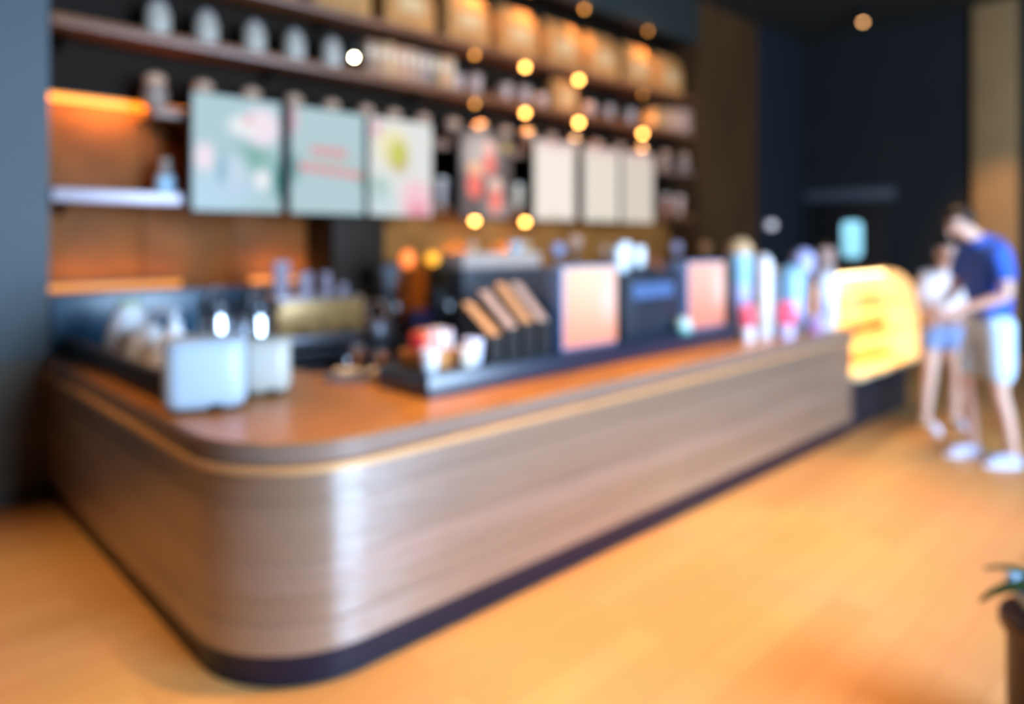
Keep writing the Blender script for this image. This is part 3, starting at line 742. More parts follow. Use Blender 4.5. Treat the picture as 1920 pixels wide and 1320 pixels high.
# tray with steel cups and cream plates on the worktop
q = at(682, 3.64)
t = thing('serving_tray', 'oval steel tray on the worktop beside the plinth', 'tray', (q[0], q[1], TZ), -0.767)
prism('tray_base', round_rect(.20, .115, .10, 6), 0, .008, M_steel, t, 'z')
bm = bmesh.new(); o_ = round_rect(.202, .117, .10, 6); i_ = round_rect(.192, .107, .092, 6); n = len(o_)
R_ = [[bm.verts.new((p[0], p[1], z)) for p in pp] for (pp, z) in ((o_, 0.0), (o_, .022), (i_, .022), (i_, .006))]
for A, B in ((R_[0], R_[1]), (R_[1], R_[2]), (R_[2], R_[3]), (R_[3], R_[0])):
    for k in range(n): bm.faces.new((A[k], A[(k + 1) % n], B[(k + 1) % n], B[k]))
from_bm('tray_rim', bm, M_steel, t, smooth=True)
for i, (dx, dy, nm) in enumerate(((-.085, 0, 'left'), (.085, 0, 'right'))):
    c, s = math.cos(-.767), math.sin(-.767)
    X, Y = q[0] + dx * c - dy * s, q[1] + dx * s + dy * c
    for k in range(3):
        t = thing('small_plate', 'cream saucer stacked at the %s of the steel tray, %s' % (nm, ['lowest', 'middle', 'top'][k]), 'saucer', (X, Y, TZ + .008 + k * .011), 0, 'saucers on the steel tray')
        lathe('saucer_body', [(.036, 0), (.038, .004), (.068, .013), (.067, .016), (.036, .008), (0, .007)], mat('peach_ceramic', '#ffdcb0', 0.3), t, 18)
        lathe('rim', [(.068, .0125), (.0705, .015), (.068, .017)], M_cream, t, 18)
for i, (p, D, h, r) in enumerate(((672, 3.90, .13, .045), (714, 3.90, .10, .045))):
    qq = at(p, D)
    mug((qq[0], qq[1], TZ), '%s steel milk pitcher behind the oval tray' % ['taller', 'shorter'][i], h, r, M_chrome, 'steel pitchers', 'pitcher', 'milk_pitcher', 2.4)

# ------------------------------------------------------------------ things on the plinth
# condiments at its left end
cond = thing('condiment_caddy', 'wooden caddy of packets at the left end of the black plinth', 'caddy', (2.10, 2.74, PZ), 0.15)
box('caddy_base', -.12, .12, -.10, .10, 0, .012, M_kraft, cond, bevel=0.002)
for (a, b_, c_, d_) in ((-.12, .12, -.10, -.09), (-.12, .12, .09, .10), (-.12, -.11, -.09, .09), (.11, .12, -.09, .09), (-.005, .005, -.09, .09)):
    box('caddy_side', a, b_, c_, d_, .012, .075, M_kraft, cond, bevel=0.002)
pc = [('#d8404c', 'red'), ('#f08030', 'orange'), ('#e8d0d8', 'pale pink'), ('#e86a30', 'deep orange'), ('#f0e8e4', 'white'), ('#e4e2f0', 'lavender white'), ('#efe4dc', 'ivory'), ('#c8c4dc', 'lilac')]
for i, (c, nm) in enumerate(pc):
    X = -.085 + (i % 4) * .025 + (.105 if i >= 4 else 0) - (.0 if i < 4 else 0.0)
    t = thing('sugar_packet', '%s packet standing in the wooden caddy' % nm, 'packet', (2.10 + X, 2.73 + .02 * (i % 2), PZ + .013), 0.15, 'packets in the wooden caddy')
    box('packet_body', -.009, .009, -.045, .045, 0, .13 + .012 * (i % 3), mat('packet_col_%d' % i, c, 0.5, noise=0.05), t, bevel=0.004)
    box('crimped_edge', -.004, .004, -.044, .044, .13 + .012 * (i % 3), .14 + .012 * (i % 3), mat('packet_col_%d' % i, c), t, bevel=0.001)
mug((1.985, 2.60, PZ), 'white paper cup at the front left corner of the black plinth', 0.10, 0.045, M_white, None, 'cup', 'paper_cup', 0, False)
mug((2.19, 2.585, PZ), 'ivory paper cup in front of the packet caddy', 0.09, 0.045, M_cream, None, 'cup', 'paper_cup', 0, False)
mug((2.27, 2.63, PZ), 'lavender white paper cup next to the file holders', 0.12, 0.05, mat('lavender_white', '#dcdcf0', 0.4), None, 'cup', 'paper_cup', 0, False)
# black magazine files with tan leaflets
for i, x in enumerate((2.36, 2.475, 2.59, 2.705)):
    t = thing('file_holder', 'black slanted leaflet holder on the plinth, %s from the left' % ORD[i], 'holder', (x, 2.60, PZ), 0, 'leaflet holders on the plinth')
    lo, hi = 0.17, 0.36
    sc = [0.75, .9, 1.0, 1.0][i]; lo *= sc; hi *= sc
    w = 0.085
    prof = [(0, 0), (.24, 0), (.24, hi), (0, lo)]
    prism('side_panel', prof, 0, .006, M_black, t, 'x')
    prism('side_panel', prof, w - .006, w, M_black, t, 'x')
    box('front_panel', .006, w - .006, 0, .006, 0, lo, M_black, t, bevel=0)
    box('back_panel', .006, w - .006, .234, .24, 0, hi, M_black, t, bevel=0)
    box('base_panel', .006, w - .006, .006, .234, 0, .006, M_black, t, bevel=0)
    for k in range(3):
        a = .010 + k * .023
        prism('leaflet', [(.012, .008), (.228, .008), (.228, hi + .006), (.012, lo + .004)], a, a + .018, mat('leaflet_%d' % (i % 2), ['#b98f68', '#a8948c'][i == 1], 0.7, noise=0.08), t, 'x')
# two metal counter boxes, their front reflection painted as a glow
def pos_box(x, label, top, bottom):
    t = thing('pos_terminal', label, 'display', (x, 2.575, PZ), 0, 'metal boxes on the plinth')
    box('casing', 0, .475, .006, .185, 0, .455, mat('blue_reflection_casing', '#6f8cba', 0.35, metal=0.2, noise=0.04), t, bevel=0.006)  # silver metal; blue daylight reflection put into the casing colour
    m = print_mat('painted_reflection_' + top.strip('#'), bottom, [(.26, .50, .60, .46, top, 0.98), (.40, .30, .12, .20, '#ffdcdc', 0.98)], 1.35)  # reflection of the warm floor painted as an emissive gradient
    box('painted_glow_front', .012, .463, 0, .008, .014, .443, m, t, bevel=0)
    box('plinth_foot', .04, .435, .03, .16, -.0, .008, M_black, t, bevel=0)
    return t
pos_box(2.865, 'metal counter box with painted salmon reflection nearest to the leaflet holders', '#ffe4cc', '#f59880')
pos_box(4.095, 'metal counter box with painted salmon reflection near the tumblers', '#fac8be', '#e88c78')
# dark till between them
t = thing('cash_register', 'dark navy cash register with blue label strip between the metal boxes', 'cash register', (3.44, 2.60, PZ))
box('register_body', 0, .60, 0, .26, 0, .40, M_navy, t, bevel=0.01)
box('label_strip', .08, .50, -.006, .002, .24, .33, mat('blue_label', '#44608c', 0.4, noise=0.15), t, bevel=0)
box('paper_slot', .2, .4, .05, .12, .40, .43, M_black, t, bevel=0.006)
t = thing('hand_bell', 'pale teal and white round bell in front of the second metal box', 'bell', (3.99, 2.55, PZ))
lathe('bell_dome', [(.05, .03), (.052, .05), (.04, .09), (0, .105)], mat('pale_teal', '#a8cfd0', 0.3), t, 18)
lathe('bell_base', [(.055, 0), (.055, .03), (.05, .032)], mat('teal_base', '#3f8c84', 0.4), t, 18)
# cup stacks on the till
for i, (dx, dy, n_) in enumerate(((.10, .12, 3), (.20, .16, 4), (.31, .13, 3))):
    for k in range(n_):
        t = mug((3.44 + dx + .0, 2.60 + dy, PZ + (.431 if .2 <= dx <= .4 and dy < .125 else .401) + k * .028), 'white paper cup on the cash register, %s stack, %s from below' % (['left', 'middle', 'right'][i], ORD[k]), .10, .045, M_white, 'paper cups on the cash register', 'cup', 'paper_cup', 0, False)

# ------------------------------------------------------------------ tumblers at the right end of the counter
def tumbler(p, y, label, h, r, m, lid_m, band_m=None, z=None, b0=.12, b1=.5):
    x = on_y(p, y)
    t = thing('tumbler', label, 'tumbler', (x, y, TZ if z is None else z), 0, 'tumblers at the end of the counter')
    lathe('tumbler_body', [(r * .78, 0), (r * .8, .008), (r, h * .8), (r * .98, h * .82)], m, t, 20)
    lathe('lid', [(r * 1.03, h * .82), (r * 1.03, h * .88), (r * .6, h * .97), (0, h)], lid_m, t, 20)
    if band_m: lathe('sleeve_band', [(r * .84, h * b0), (r * (.86 + .2 * b0), h * (b0 + .01)), (r * (.86 + .2 * b1) , h * (b1 - .02)), (r * .9, h * b1)], band_m, t, 20)
    return t
LV = mat('lilac', '#c0bce4', 0.35, noise=0.04); LB = mat('sky_blue', '#9cc8e0', 0.35, noise=0.04); RD = mat('hot_pink_red', '#e8405c', 0.35, noise=0.04)
TN = mat('tan_lid', '#e0b080', 0.4); WB = mat('cool_white', '#dde0e8', 0.35, noise=0.03); MV = mat('mauve', '#a87ab0', 0.4)
def hpx(y, top_px, p, z0=TZ):
    x = on_y(p, y); D = SA * x + CA * y
    return EYE - (top_px - 450) * D / FPX - z0
tumbler(1387, 2.80, 'tall pale blue tumbler with a tan domed lid at the end of the plinth', hpx(2.80, 445, 1387), .10, LB, TN, LV)
tumbler(1432, 2.46, 'tall slim white tumbler standing in front near the plinth end', hpx(2.46, 475, 1432), .062, WB, WB, mat('ivory_band', '#d8d4cc', 0.4))
tumbler(1402, 2.44, 'short white tumbler with hot pink sleeve left of the slim white tumbler', hpx(2.44, 570, 1402), .055, WB, RD, RD, b0=.42, b1=.8)
tumbler(1484, 2.52, 'wide sky blue tumbler with lilac sleeve in the middle of the group', hpx(2.52, 495, 1484), .105, LB, LB, LV)
tumbler(1506, 2.58, 'lilac tumbler with round lid behind the sky blue one', hpx(2.58, 465, 1506), .09, LV, LV)
tumbler(1474, 2.33, 'short lilac tumbler with bright pink sleeve in front of the sky blue one', hpx(2.33, 566, 1474), .066, LV, mat('bright_pink', '#ff4a6a', 0.3), mat('bright_pink', '#ff4a6a', 0.3), b0=.40, b1=.8)
tumbler(1528, 2.29, 'short mauve tumbler near the pastry case', hpx(2.29, 590, 1528), .055, MV, LV)
tumbler(1549, 2.37, 'cool white tumbler beside the glass of the pastry case', hpx(2.37, 505, 1549), .085, WB, WB, LV)
tumbler(1450, 2.78, 'grey-white tumbler behind the slim white tumbler', hpx(2.78, 500, 1450), .07, mat('grey_white', '#b8bcc8', 0.4), TN)

# ------------------------------------------------------------------ pastry case
PX0, PX1, PY0, PY1 = 6.02, 7.50, 2.20, 2.66
case = thing('pastry_case', 'brightly lit glass pastry case at the far end of the counter', 'display case', (0, 0, 0))
box('case_base', PX0 + .02, PX1 - .02, PY0 + .10, PY1, 0.0, 0.44, M_navy, case)
box('case_floor', PX0, PX1, PY0, PY1, 0.44, 0.475, M_casewhite, case)
box('back_panel', PX0, PX1, PY1 - .02, PY1, 0.475, 1.29, mat('painted_glow_panel', '#f0dcb0', 0.5, emit=1.0, emit_col='#ffb84a'), case)  # no lamp: emission stands in for the evenly lit interior
box('case_top', PX0, PX1, PY1 - .20, PY1, 1.285, 1.32, M_brass, case)
gp = [(PY0 + .004, .475)] + [(PY0 + .004 + (.25) * (1 - math.cos(a)), .90 + .385 * math.sin(a)) for a in [PI / 2 * k / 8 for k in range(9)]]
gq = [(y + .006, z - .003) for (y, z) in gp]
prism('front_glass', gp + list(reversed(gq)), PX0 + .01, PX1 - .01, M_glass, case, 'x')
prism('side_glass', gp + [(PY1 - .02, 1.285), (PY1 - .02, .475)], PX0, PX0 + .008, M_glass, case, 'x')
prism('end_panel', gp + [(PY1 - .02, 1.285), (PY1 - .02, .475)], PX1 - .012, PX1, mat('painted_glow_end', '#f0dcb0', 0.5, emit=0.8, emit_col='#ffa840'), case, 'x')  # added opaque end, painted with the same interior glow
for z, d in ((0.72, .06), (0.97, .10)):
    box('glass_shelf', PX0 + .02, PX1 - .02, PY0 + d, PY1 - .03, z, z + .010, glass_mat('shelf_glass', (.95, 1, .97), .05, .15), case, bevel=0)
    tube('shelf_light', [(PX0 + .05, PY0 + d + .02, z - .015), (PX1 - .05, PY0 + d + .02, z - .015)], .010, mat('case_tube', '#ffe0a0', 0.5, emit=3, emit_col='#ffc860'), case, 8)
tube('case_light', [(PX0 + .05, PY1 - .15, 1.26), (PX1 - .05, PY1 - .15, 1.26)], .016, mat('case_tube_bright', '#fff0c8', 0.5, emit=9, emit_col='#ffe2a0'), case, 8)
for z, d, w in ((1.235, .25, 9), (.70, .10, 8), (.95, .14, 8)):
    lamp('case_glow', 'AREA', ((PX0 + PX1) / 2, PY0 + d + .03, z), w, (1, .55, .18), case, (math.radians(28), 0, 0), shape='RECTANGLE', size=PX1 - PX0 - .1, size_y=.06)
# pastries
M_crust = mat('golden_crust', '#c98a3c', 0.55, noise=0.25, nscale=(20, 20, 20)); M_cake = mat('pale_cake', '#f0d8a8', 0.6, noise=0.08); M_choc = mat('chocolate', '#5a3018', 0.45, noise=0.2)
M_pinkc = mat('pink_icing', '#eba0a0', 0.5, noise=0.05)
def croissant(loc, label, rot):
    t = thing('croissant', label, 'pastry', loc, rot, 'pastries in the case')
    pts, rr = [], []
    for k in range(11):
        a = PI * (0.1 + 0.8 * k / 10); f = math.sin(PI * k / 10)
        pts.append((.07 * math.cos(a), .05 * math.sin(a), .012 + .026 * f)); rr.append(.010 + .026 * f * (1.0 if k % 2 else .88))
    tube('croissant_body', pts, rr, M_crust, t, 10)
    return t
def muffin(loc, label):
    t = thing('muffin', label, 'pastry', loc, 0, 'pastries in the case')
    lathe('paper_case', [(.028, 0), (.042, .05)], M_kraft, t, 16)
    lathe('muffin_top', [(.043, .05), (.054, .062), (.048, .085), (.02, .10), (0, .102)], M_choc if 'chocolate' in label else M_crust, t, 16)
def cake(loc, label, m, rot):
    t = thing('cake_slice', label, 'cake', loc, rot, 'pastries in the case')
    prism('sponge', [(0, -.07), (.05, .06), (-.05, .06)], 0, .035, M_cake, t, 'z')
    prism('filling', [(0, -.07), (.05, .06), (-.05, .06)], .035, .045, m, t, 'z')
    prism('icing', [(0, -.07), (.05, .06), (-.05, .06)], .045, .08, m, t, 'z', bevel=0.004)
    ball('cherry', .012, M_pinkc, t, (0, .03, .09), seg=8)
n = 7
for lev, (z, kind, word) in enumerate(((.475, 'croissant', 'bottom'), (.73, 'muffin', 'middle'), (.98, 'cake', 'top'))):
    for i in range(n):
        x = PX0 + .13 + i * (PX1 - PX0 - .26) / (n - 1); y = PY0 + .27 + .03 * lev
        o = '%s from the left' % ORD[i]
        if kind == 'croissant': croissant((x, y, z), 'golden croissant on the bottom of the pastry case, ' + o, .3 * i)
        elif kind == 'muffin': muffin((x, y, z), '%s muffin on the middle glass shelf, %s' % (['golden', 'chocolate'][i % 2], o))
        else: cake((x, y, z), '%s cake slice on the top glass shelf, %s' % (['cream', 'pink iced'][i % 2], o), [M_cake, M_pinkc][i % 2], .1 * i)
# things on the pastry case
xs_ = on_y(1592, 2.56)
t = thing('sign_card', 'pale teal sign card standing on top of the pastry case', 'sign', (xs_, 2.54, 1.32), math.radians(-20))
box('card_base', -.09, .09, -.03, .03, 0, .012, M_black, t)
box('card_post', -.012, .012, -.01, .01, .012, .10, M_black, t)
prism('card', round_rect(.125, .165, .05, 5, (0, .265)), -.01, .004, mat('teal_card', '#a4d8d6', 0.5, noise=0.05), t, 'y')
t = thing('paper_bag', 'small pink paper bag on the pastry case left of the teal sign', 'bag', (on_y(1550, 2.56), 2.56, 1.32))
box('bag_body', -.07, .07, -.045, .045, 0, .19, mat('pinkish_paper', '#d8b4a8', 0.7, noise=0.06), t, bevel=0.008)
tube('bag_handle', [(-.03, 0, .18), (-.025, 0, .23), (.025, 0, .23), (.03, 0, .18)], .005, M_kraft, t, 6)
# round white wall lamp on the blue-grey corner wall
x = on_y(1440, 5.10)
t = thing('wall_lamp', 'small round whitish wall lamp on the blue-grey corner wall', 'lamp', (x, 5.12, 1.58 + 28 * (SA * x + CA * 5.1) / FPX))
bm = bm_lathe([(.06, 0), (.06, .02), (.02, .03)], 16)
bmesh.ops.rotate(bm, verts=bm.verts, matrix=Matrix.Rotation(PI / 2, 3, 'X'))
from_bm('wall_plate', bm, M_steel, t, True)
ball('globe', .06, mat('globe_white', '#f0f0f4', 0.4, emit=0.9, emit_col='#e8e4f0'), t, (0, -.08, 0), seg=14)
# wooden bench against the right wall
t = thing('bench', 'brown wooden bench with dark base against the right wall behind the man', 'bench', (XR - 0.60, -0.3, 0))
box('bench_base', .05, .53, .04, 2.0, 0, .42, M_black, t)
box('seat', 0, .55, 0, 2.04, .42, .48, M_shelfwood, t)
box('backrest', .47, .54, 0, 2.04, .48, .98, mat('bench_back', '#7a4a28', 0.5, noise=0.2, nscale=(10, 1, 10)), t, bevel=0.008)

# ------------------------------------------------------------------ plant on a dark drum stand at the lower right
q = at(2012, 2.12)
t = thing('drum_stand', 'dark drum-shaped stand with brown rim at the lower right corner', 'stand', (q[0], q[1], 0))
lathe('drum_body', [(.15, 0), (.16, .02), (.165, .2), (.165, .39)], mat('drum_dark', '#26241e', 0.45, noise=0.15), t, 28)
lathe('drum_top', [(.165, .39), (.185, .405), (.185, .435), (.175, .445), (0, .445)], mat('drum_rim', '#4f3522', 0.45, noise=0.2), t, 28)
t = thing('potted_plant', 'small green plant in a pale blue pot on the drum stand', 'plant', (q[0], q[1], .445))
lathe('pot', [(.10, 0), (.12, .02), (.165, .075), (.165, .09), (.15, .09), (.14, .07), (0, .065)], mat('pale_blue_pot', '#a9c4dc', 0.3, noise=0.04), t, 24)
lathe('soil', [(.145, .068), (.145, .074), (0, .08)], M_black, t, 20)
def leaf(parent, ang, L, w, droop, z0=.08, rise=.05):
    bm = bmesh.new(); rows = []
    for k in range(8):
        f = k / 7; r = .02 + L * f; z = z0 + rise * math.sin(f * PI * .6) - droop * f * f
        ww = w * math.sin(PI * min(1, f * .92 + .06)) ** .8
        c = Vector((r * math.cos(ang), r * math.sin(ang), z)); s = Vector((-math.sin(ang), math.cos(ang), 0))
        rows.append([bm.verts.new(c + s * ww + Vector((0, 0, .008))), bm.verts.new(c), bm.verts.new(c - s * ww + Vector((0, 0, .008)))])
    for A, B in zip(rows, rows[1:]):
        for j in (0, 1): bm.faces.new((A[j], A[j + 1], B[j + 1], B[j]))
    g = bmesh.ops.solidify(bm, geom=list(bm.faces), thickness=0.002)
    return from_bm('leaf', bm, M_leaf, parent, True)
left = math.atan2(CA * 0 + SA, -CA)        # direction that runs to the left of the photograph
for k, (da, L, w, dr_) in enumerate(((0, .26, .03, .07), (.5, .20, .03, .06), (-.6, .20, .03, .03), (1.5, .2, .03, .05), (2.5, .22, .03, .04), (3.5, .2, .03, .05), (-1.6, .2, .03, .04))):
    leaf(t, left + da, L, w, dr_)

# ------------------------------------------------------------------ people
def skin(name, V, E, m, parent, sub=2, root=0):
    """V: (x,y,z,rx,ry) joints, E: edges; grown with a skin modifier and baked to a mesh"""
    me = bpy.data.meshes.new(name); me.from_pydata([v[:3] for v in V], E, [])
    o = bpy.data.objects.new(name, me); COL.objects.link(o)
    sm = o.modifiers.new('skin', 'SKIN'); sm.use_smooth_shade = True
    for i, v in enumerate(V):
        d = me.skin_vertices[0].data[i]
        d.radius = (v[3], v[4] if len(v) > 4 else v[3]); d.use_root = (i == root)
    ss = o.modifiers.new('sub', 'SUBSURF'); ss.levels = sub; ss.render_levels = sub
    dg = bpy.context.evaluated_depsgraph_get()
    me2 = bpy.data.meshes.new_from_object(o.evaluated_get(dg))
    o.modifiers.clear(); o.data = me2; bpy.data.meshes.remove(me)
    me2.materials.clear(); me2.materials.append(m); me2.shade_smooth()
    o.parent = parent
    return o
def chain(V, E, start, pts):
    prev = start; ids = []
    for p in pts:
        V.append(p); i = len(V) - 1
        if prev is not None: E.append((prev, i))
        prev = i; ids.append(i)
    return ids
def hand(V, E, wrist, wpos, d, palm_n, side):
    """five bent fingers growing from a palm at the wrist; d points to the fingertips, palm_n out of the palm"""
    d = Vector(d).normalized(); nrm = Vector(palm_n).normalized(); s = d.cross(nrm).normalized() * side
    w = Vector(wpos)
    palm = w + d * .05
    pid = chain(V, E, wrist, [tuple(palm) + (.030, .018)])[0]
    for k, (off, L) in enumerate(((-.030, .062), (-.010, .074), (.010, .070), (.029, .056))):
        b = w + d * .095 + s * off
        p1 = b + d * L * .5 + nrm * L * .20; p2 = b + d * L * .75 + nrm * L * .62
        chain(V, E, pid, [tuple(b) + (.0095, .0095), tuple(p1) + (.0085, .0085), tuple(p2) + (.007, .007)])
    b = w + d * .035 - s * .036
    chain(V, E, pid, [tuple(b + nrm * .006) + (.011, .011), tuple(b + d * .035 - s * .008 + nrm * .018) + (.0095, .0095), tuple(b + d * .055 + nrm * .034) + (.0075, .0075)])

def person(label, loc, rot, J, shirt_m, shorts_m, shoe_m, hair_m, long_hair=False, sc=1.0, skin_m=M_skin):
    P = thing('person', label, 'person', loc, rot)
    P.scale = (sc, sc, sc)
    V, E = [], []
    # body: pelvis root -> spine -> neck -> head
    pel = chain(V, E, None, [J['pelvis'] + (.125, .095)])[0]
    waist = chain(V, E, pel, [J['waist'] + (.115, .085)])[0]
    chest = chain(V, E, waist, [J['chest'] + (.135, .10)])[0]
    neckb = chain(V, E, chest, [J['neck'] + (.060, .058)])[0]
    hd = Vector(J['head']); fw = Vector(J['face']).normalized(); up = Vector(J['up']).normalized(); rt = fw.cross(up).normalized()
    hb = chain(V, E, neckb, [tuple(hd - up * .07 + fw * .005) + (.055, .060)])[0]
    hm = chain(V, E, hb, [tuple(hd + fw * .005) + (.075, .090)])[0]
    chain(V, E, hm, [tuple(hd + up * .075) + (.068, .080)])
    for s in (-1, 1):
        sh, el, wr = J['sh%d' % s], J['el%d' % s], J['wr%d' % s]
        ids = chain(V, E, chest, [sh + (.055, .055), el + (.042, .042), tuple(Vector(el).lerp(Vector(wr), .45)) + (.036, .036), wr + (.026, .024)])
        hand(V, E, ids[-1], wr, Vector(wr) - Vector(el), J.get('palm%d' % s, (0, 0, 1)), s)
        hp, kn, an = J['hip%d' % s], J['kn%d' % s], J['an%d' % s]
        calf = Vector(kn).lerp(Vector(an), .3) + Vector((0, -.012, 0))
        ids = chain(V, E, pel, [hp + (.085, .088), tuple(Vector(hp).lerp(Vector(kn), .5)) + (.075, .078), kn + (.054, .056), tuple(calf) + (.052, .056), an + (.034, .036)])
        td = Vector(J.get('toe', (0, 1, 0)))
        chain(V, E, ids[-1], [tuple(Vector((an[0], an[1], .035)) + td * .05) + (.036, .028), tuple(Vector((an[0], an[1], .028)) + td * .14) + (.036, .022)])
    skin('body', V, E, skin_m, P, 2, pel)
    # face
    f = thing('face', 'x', 'x'); del f['label']; del f['category']; f.parent = P
    bpy.data.objects.remove(f)
    def hp_(a, b, c): return tuple(hd + rt * a + fw * b + up * c)
    bm = bmesh.new()
    bmn = bm_tube([hp_(0, .088, .02), hp_(0, .104, -.012), hp_(0, .106, -.022), hp_(0, .09, -.03)], [.006, .012, .013, .008], 8); bm.free()
    from_bm('nose', bmn, skin_m, P, True)
    for s in (-1, 1):
        ball('eye', .011, mat('eye_dark', '#20160f', 0.3), P, hp_(.032 * s, .083, .012), seg=8)
        ball('ear', .026, skin_m, P, hp_(.076 * s, -.005, -.005), (.4, .7, 1.1), 10)
    ball('mouth', .02, mat('lips', '#9a5a50', 0.5), P, hp_(0, .083, -.058), (1, .45, .35), 10)
    # hair: a shell over the skull that leaves the face free
    bm = bmesh.new(); bmesh.ops.create_uvsphere(bm, u_segments=20, v_segments=14, radius=1.0)
    Rm = Matrix((rt, fw, up)).transposed()
    dele = []
    for v in bm.verts:
        a, b, c = v.co
        if (b > .30 and c < .38 + .15 * (b > .7)) or (c < (-.75 if long_hair else -.55)): dele.append(v)
    bmesh.ops.delete(bm, geom=dele, context='VERTS')
    for v in bm.verts:
        a, b, c = v.co; dn = 1.0 + (.55 if (long_hair and c < 0) else 0) * -min(0, c)
        v.co = hd + Rm @ Vector((a * .086, b * .101 - .006, c * (.106 * dn) + .018))
    bmesh.ops.solidify(bm, geom=list(bm.faces), thickness=-.012)
    from_bm('hair', bm, hair_m, P, True)
    # shirt
    V, E = [], []
    p0 = Vector(J['pelvis']); w0 = Vector(J['waist']); c0 = Vector(J['chest']); n0 = Vector(J['neck'])
    a = chain(V, E, None, [tuple(w0.lerp(c0, .2)) + (.150, .118)])[0]
    chain(V, E, a, [tuple(w0 + (p0 - w0) * .6) + (.158, .125), tuple(w0 + (p0 - w0) * .95) + (.160, .128)])
    b = chain(V, E, a, [tuple(c0 + Vector((0, 0, .0))) + (.165, .125)])[0]
    chain(V, E, b, [tuple(c0.lerp(n0, .50)) + (.135, .105), tuple(c0.lerp(n0, .85)) + (.088, .082), tuple(c0.lerp(n0, .98)) + (.074, .072)])
    for s in (-1, 1):
        sh, el = Vector(J['sh%d' % s]), Vector(J['el%d' % s])
        chain(V, E, b, [tuple(sh) + (.078, .078), tuple(sh.lerp(el, .45)) + (.074, .074), tuple(sh.lerp(el, .72)) + (.072, .072)])
    skin('shirt', V, E, shirt_m, P, 2, a)
    # shorts
    V, E = [], []
    a = chain(V, E, None, [tuple(p0 + Vector((0, 0, .02))) + (.150, .12)])[0]
    chain(V, E, a, [tuple(p0 + Vector((0, 0, .09))) + (.148, .115)])
    for s in (-1, 1):
        hp, kn = Vector(J['hip%d' % s]), Vector(J['kn%d' % s])
        e = J.get('short_len', .9)
        chain(V, E, a, [tuple(hp) + (.105, .112), tuple(hp.lerp(kn, e * .55)) + (.100, .106), tuple(hp.lerp(kn, e)) + (.096, .100)])
    skin('shorts', V, E, shorts_m, P, 2, a)
    # shoes
    td = Vector(J.get('toe', (0, 1, 0)))
    for s in (-1, 1):
        an = Vector(J['an%d' % s]); V, E = [], []
        g = Vector((an.x, an.y, 0))
        chain(V, E, None, [tuple(g - td * .045 + Vector((0, 0, .052))) + (.042, .046), tuple(g + td * .05 + Vector((0, 0, .048))) + (.045, .042), tuple(g + td * .13 + Vector((0, 0, .040))) + (.048, .034), tuple(g + td * .185 + Vector((0, 0, .034))) + (.038, .028)])
        so = skin('shoe', V, E, shoe_m, P, 2, 0)
        poly = []
        sd = Vector((-td.y, td.x, 0))
        for k in range(16):
            aa = 2 * PI * k / 16
            pp = g + td * (.072 + .145 * math.cos(aa)) + sd * (.050 * math.sin(aa))
            poly.append((pp.x, pp.y))
        prism('sole', poly, 0.0, 0.02, mat('shoe_sole', '#e8e8f0', 0.5), so, 'z')
    return P

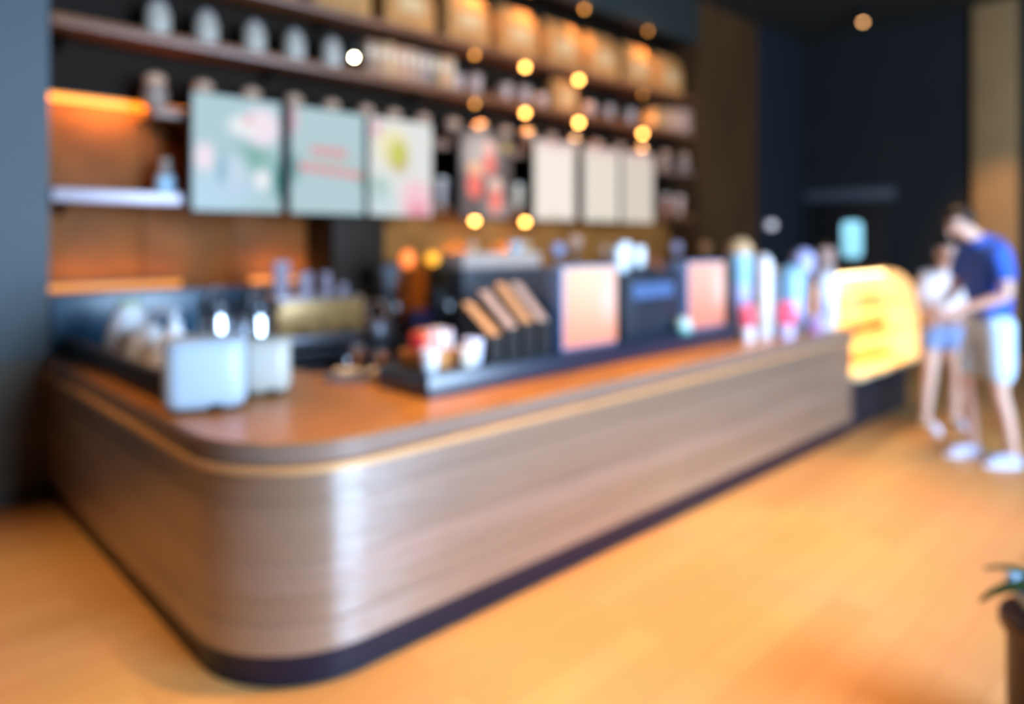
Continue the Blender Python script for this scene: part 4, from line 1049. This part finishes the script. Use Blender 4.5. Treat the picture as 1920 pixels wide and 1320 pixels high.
# man bent over, facing left of the picture
J = dict(pelvis=(0, 0, 1.00), waist=(0, -.01, 1.14), chest=(0, .02, 1.42), neck=(0, .12, 1.61), head=(0, .215, 1.70), face=(0, .80, -.60), up=(0, .60, .80),
         sh1=(.19, .06, 1.50), el1=(.25, .10, 1.20), wr1=(.08, .33, 1.10), sh_1=0,
         hip1=(.095, 0, .93), kn1=(.12, .09, .52), an1=(.13, .03, .09), short_len=.88)
J['sh-1'] = (-.19, .06, 1.50); J['el-1'] = (-.26, .05, 1.20); J['wr-1'] = (-.10, .31, 1.08)
J['hip-1'] = (-.095, 0, .93); J['kn-1'] = (-.10, .00, .50); J['an-1'] = (-.11, -.09, .09)
J['palm1'] = (-.6, 0, .8); J['palm-1'] = (.6, 0, .8)
mq = at(1856, 5.10)
person('man in a royal blue t-shirt and pale blue shorts bending over beside the pastry case', (mq[0], mq[1], 0), math.radians(46), J,
       mat('blue_tshirt', '#2458c0', 0.8, noise=0.08, nscale=(10, 10, 10)), mat('pale_blue_shorts', '#c4dcf0', 0.8, noise=0.06), mat('lilac_sneaker', '#b8c0e4', 0.6, noise=0.05), mat('black_hair', '#14100e', 0.5, noise=0.2, nscale=(60, 60, 60)), sc=1.0)
mr = Matrix.Rotation(math.radians(46), 3, 'Z')
pp = mr @ Vector((-.01, .43, 1.125)) + Vector((mq[0], mq[1], 0))
t = thing('mobile_phone', 'dark phone held in both hands by the man in blue', 'phone', tuple(pp), math.radians(46))
box('phone_body', -.037, .037, -.07, .07, 0, .009, M_black, t, bevel=0.003)
box('phone_screen', -.034, .034, -.066, .066, .009, .0098, mat('phone_glass', '#2a3038', 0.1), t, bevel=0)
# woman in a white top, facing the camera side
J = dict(pelvis=(0, 0, .86), waist=(0, 0, .98), chest=(0, .02, 1.19), neck=(0, .04, 1.345), head=(0, .075, 1.475), face=(.25, .95, -.28), up=(.03, .25, .97),
         sh1=(.16, .02, 1.26), el1=(.20, .02, 1.00), wr1=(.10, .22, .95), hip1=(.085, 0, .80), kn1=(.12, .03, .45), an1=(.15, .02, .09), short_len=.45)
J['sh-1'] = (-.16, .02, 1.26); J['el-1'] = (-.21, .00, 1.00); J['wr-1'] = (-.10, .20, .93)
J['hip-1'] = (-.085, 0, .80); J['kn-1'] = (-.11, .02, .45); J['an-1'] = (-.14, -.06, .09)
J['palm1'] = (-.7, 0, .7); J['palm-1'] = (.7, 0, .7)
wq = at(1767, 6.0)
person('woman in a white t-shirt and grey-blue shorts standing beside the man in blue', (wq[0], wq[1], 0), math.radians(135), J,
       mat('white_tshirt', '#e8d8d8', 0.8, noise=0.05, nscale=(10, 10, 10)), mat('denim_shorts', '#7f93bc', 0.8, noise=0.12), mat('white_sneaker', '#d8e2f8', 0.6, noise=0.03), mat('dark_hair', '#1c1410', 0.5, noise=0.2, nscale=(60, 60, 60)), long_hair=True, sc=1.0)
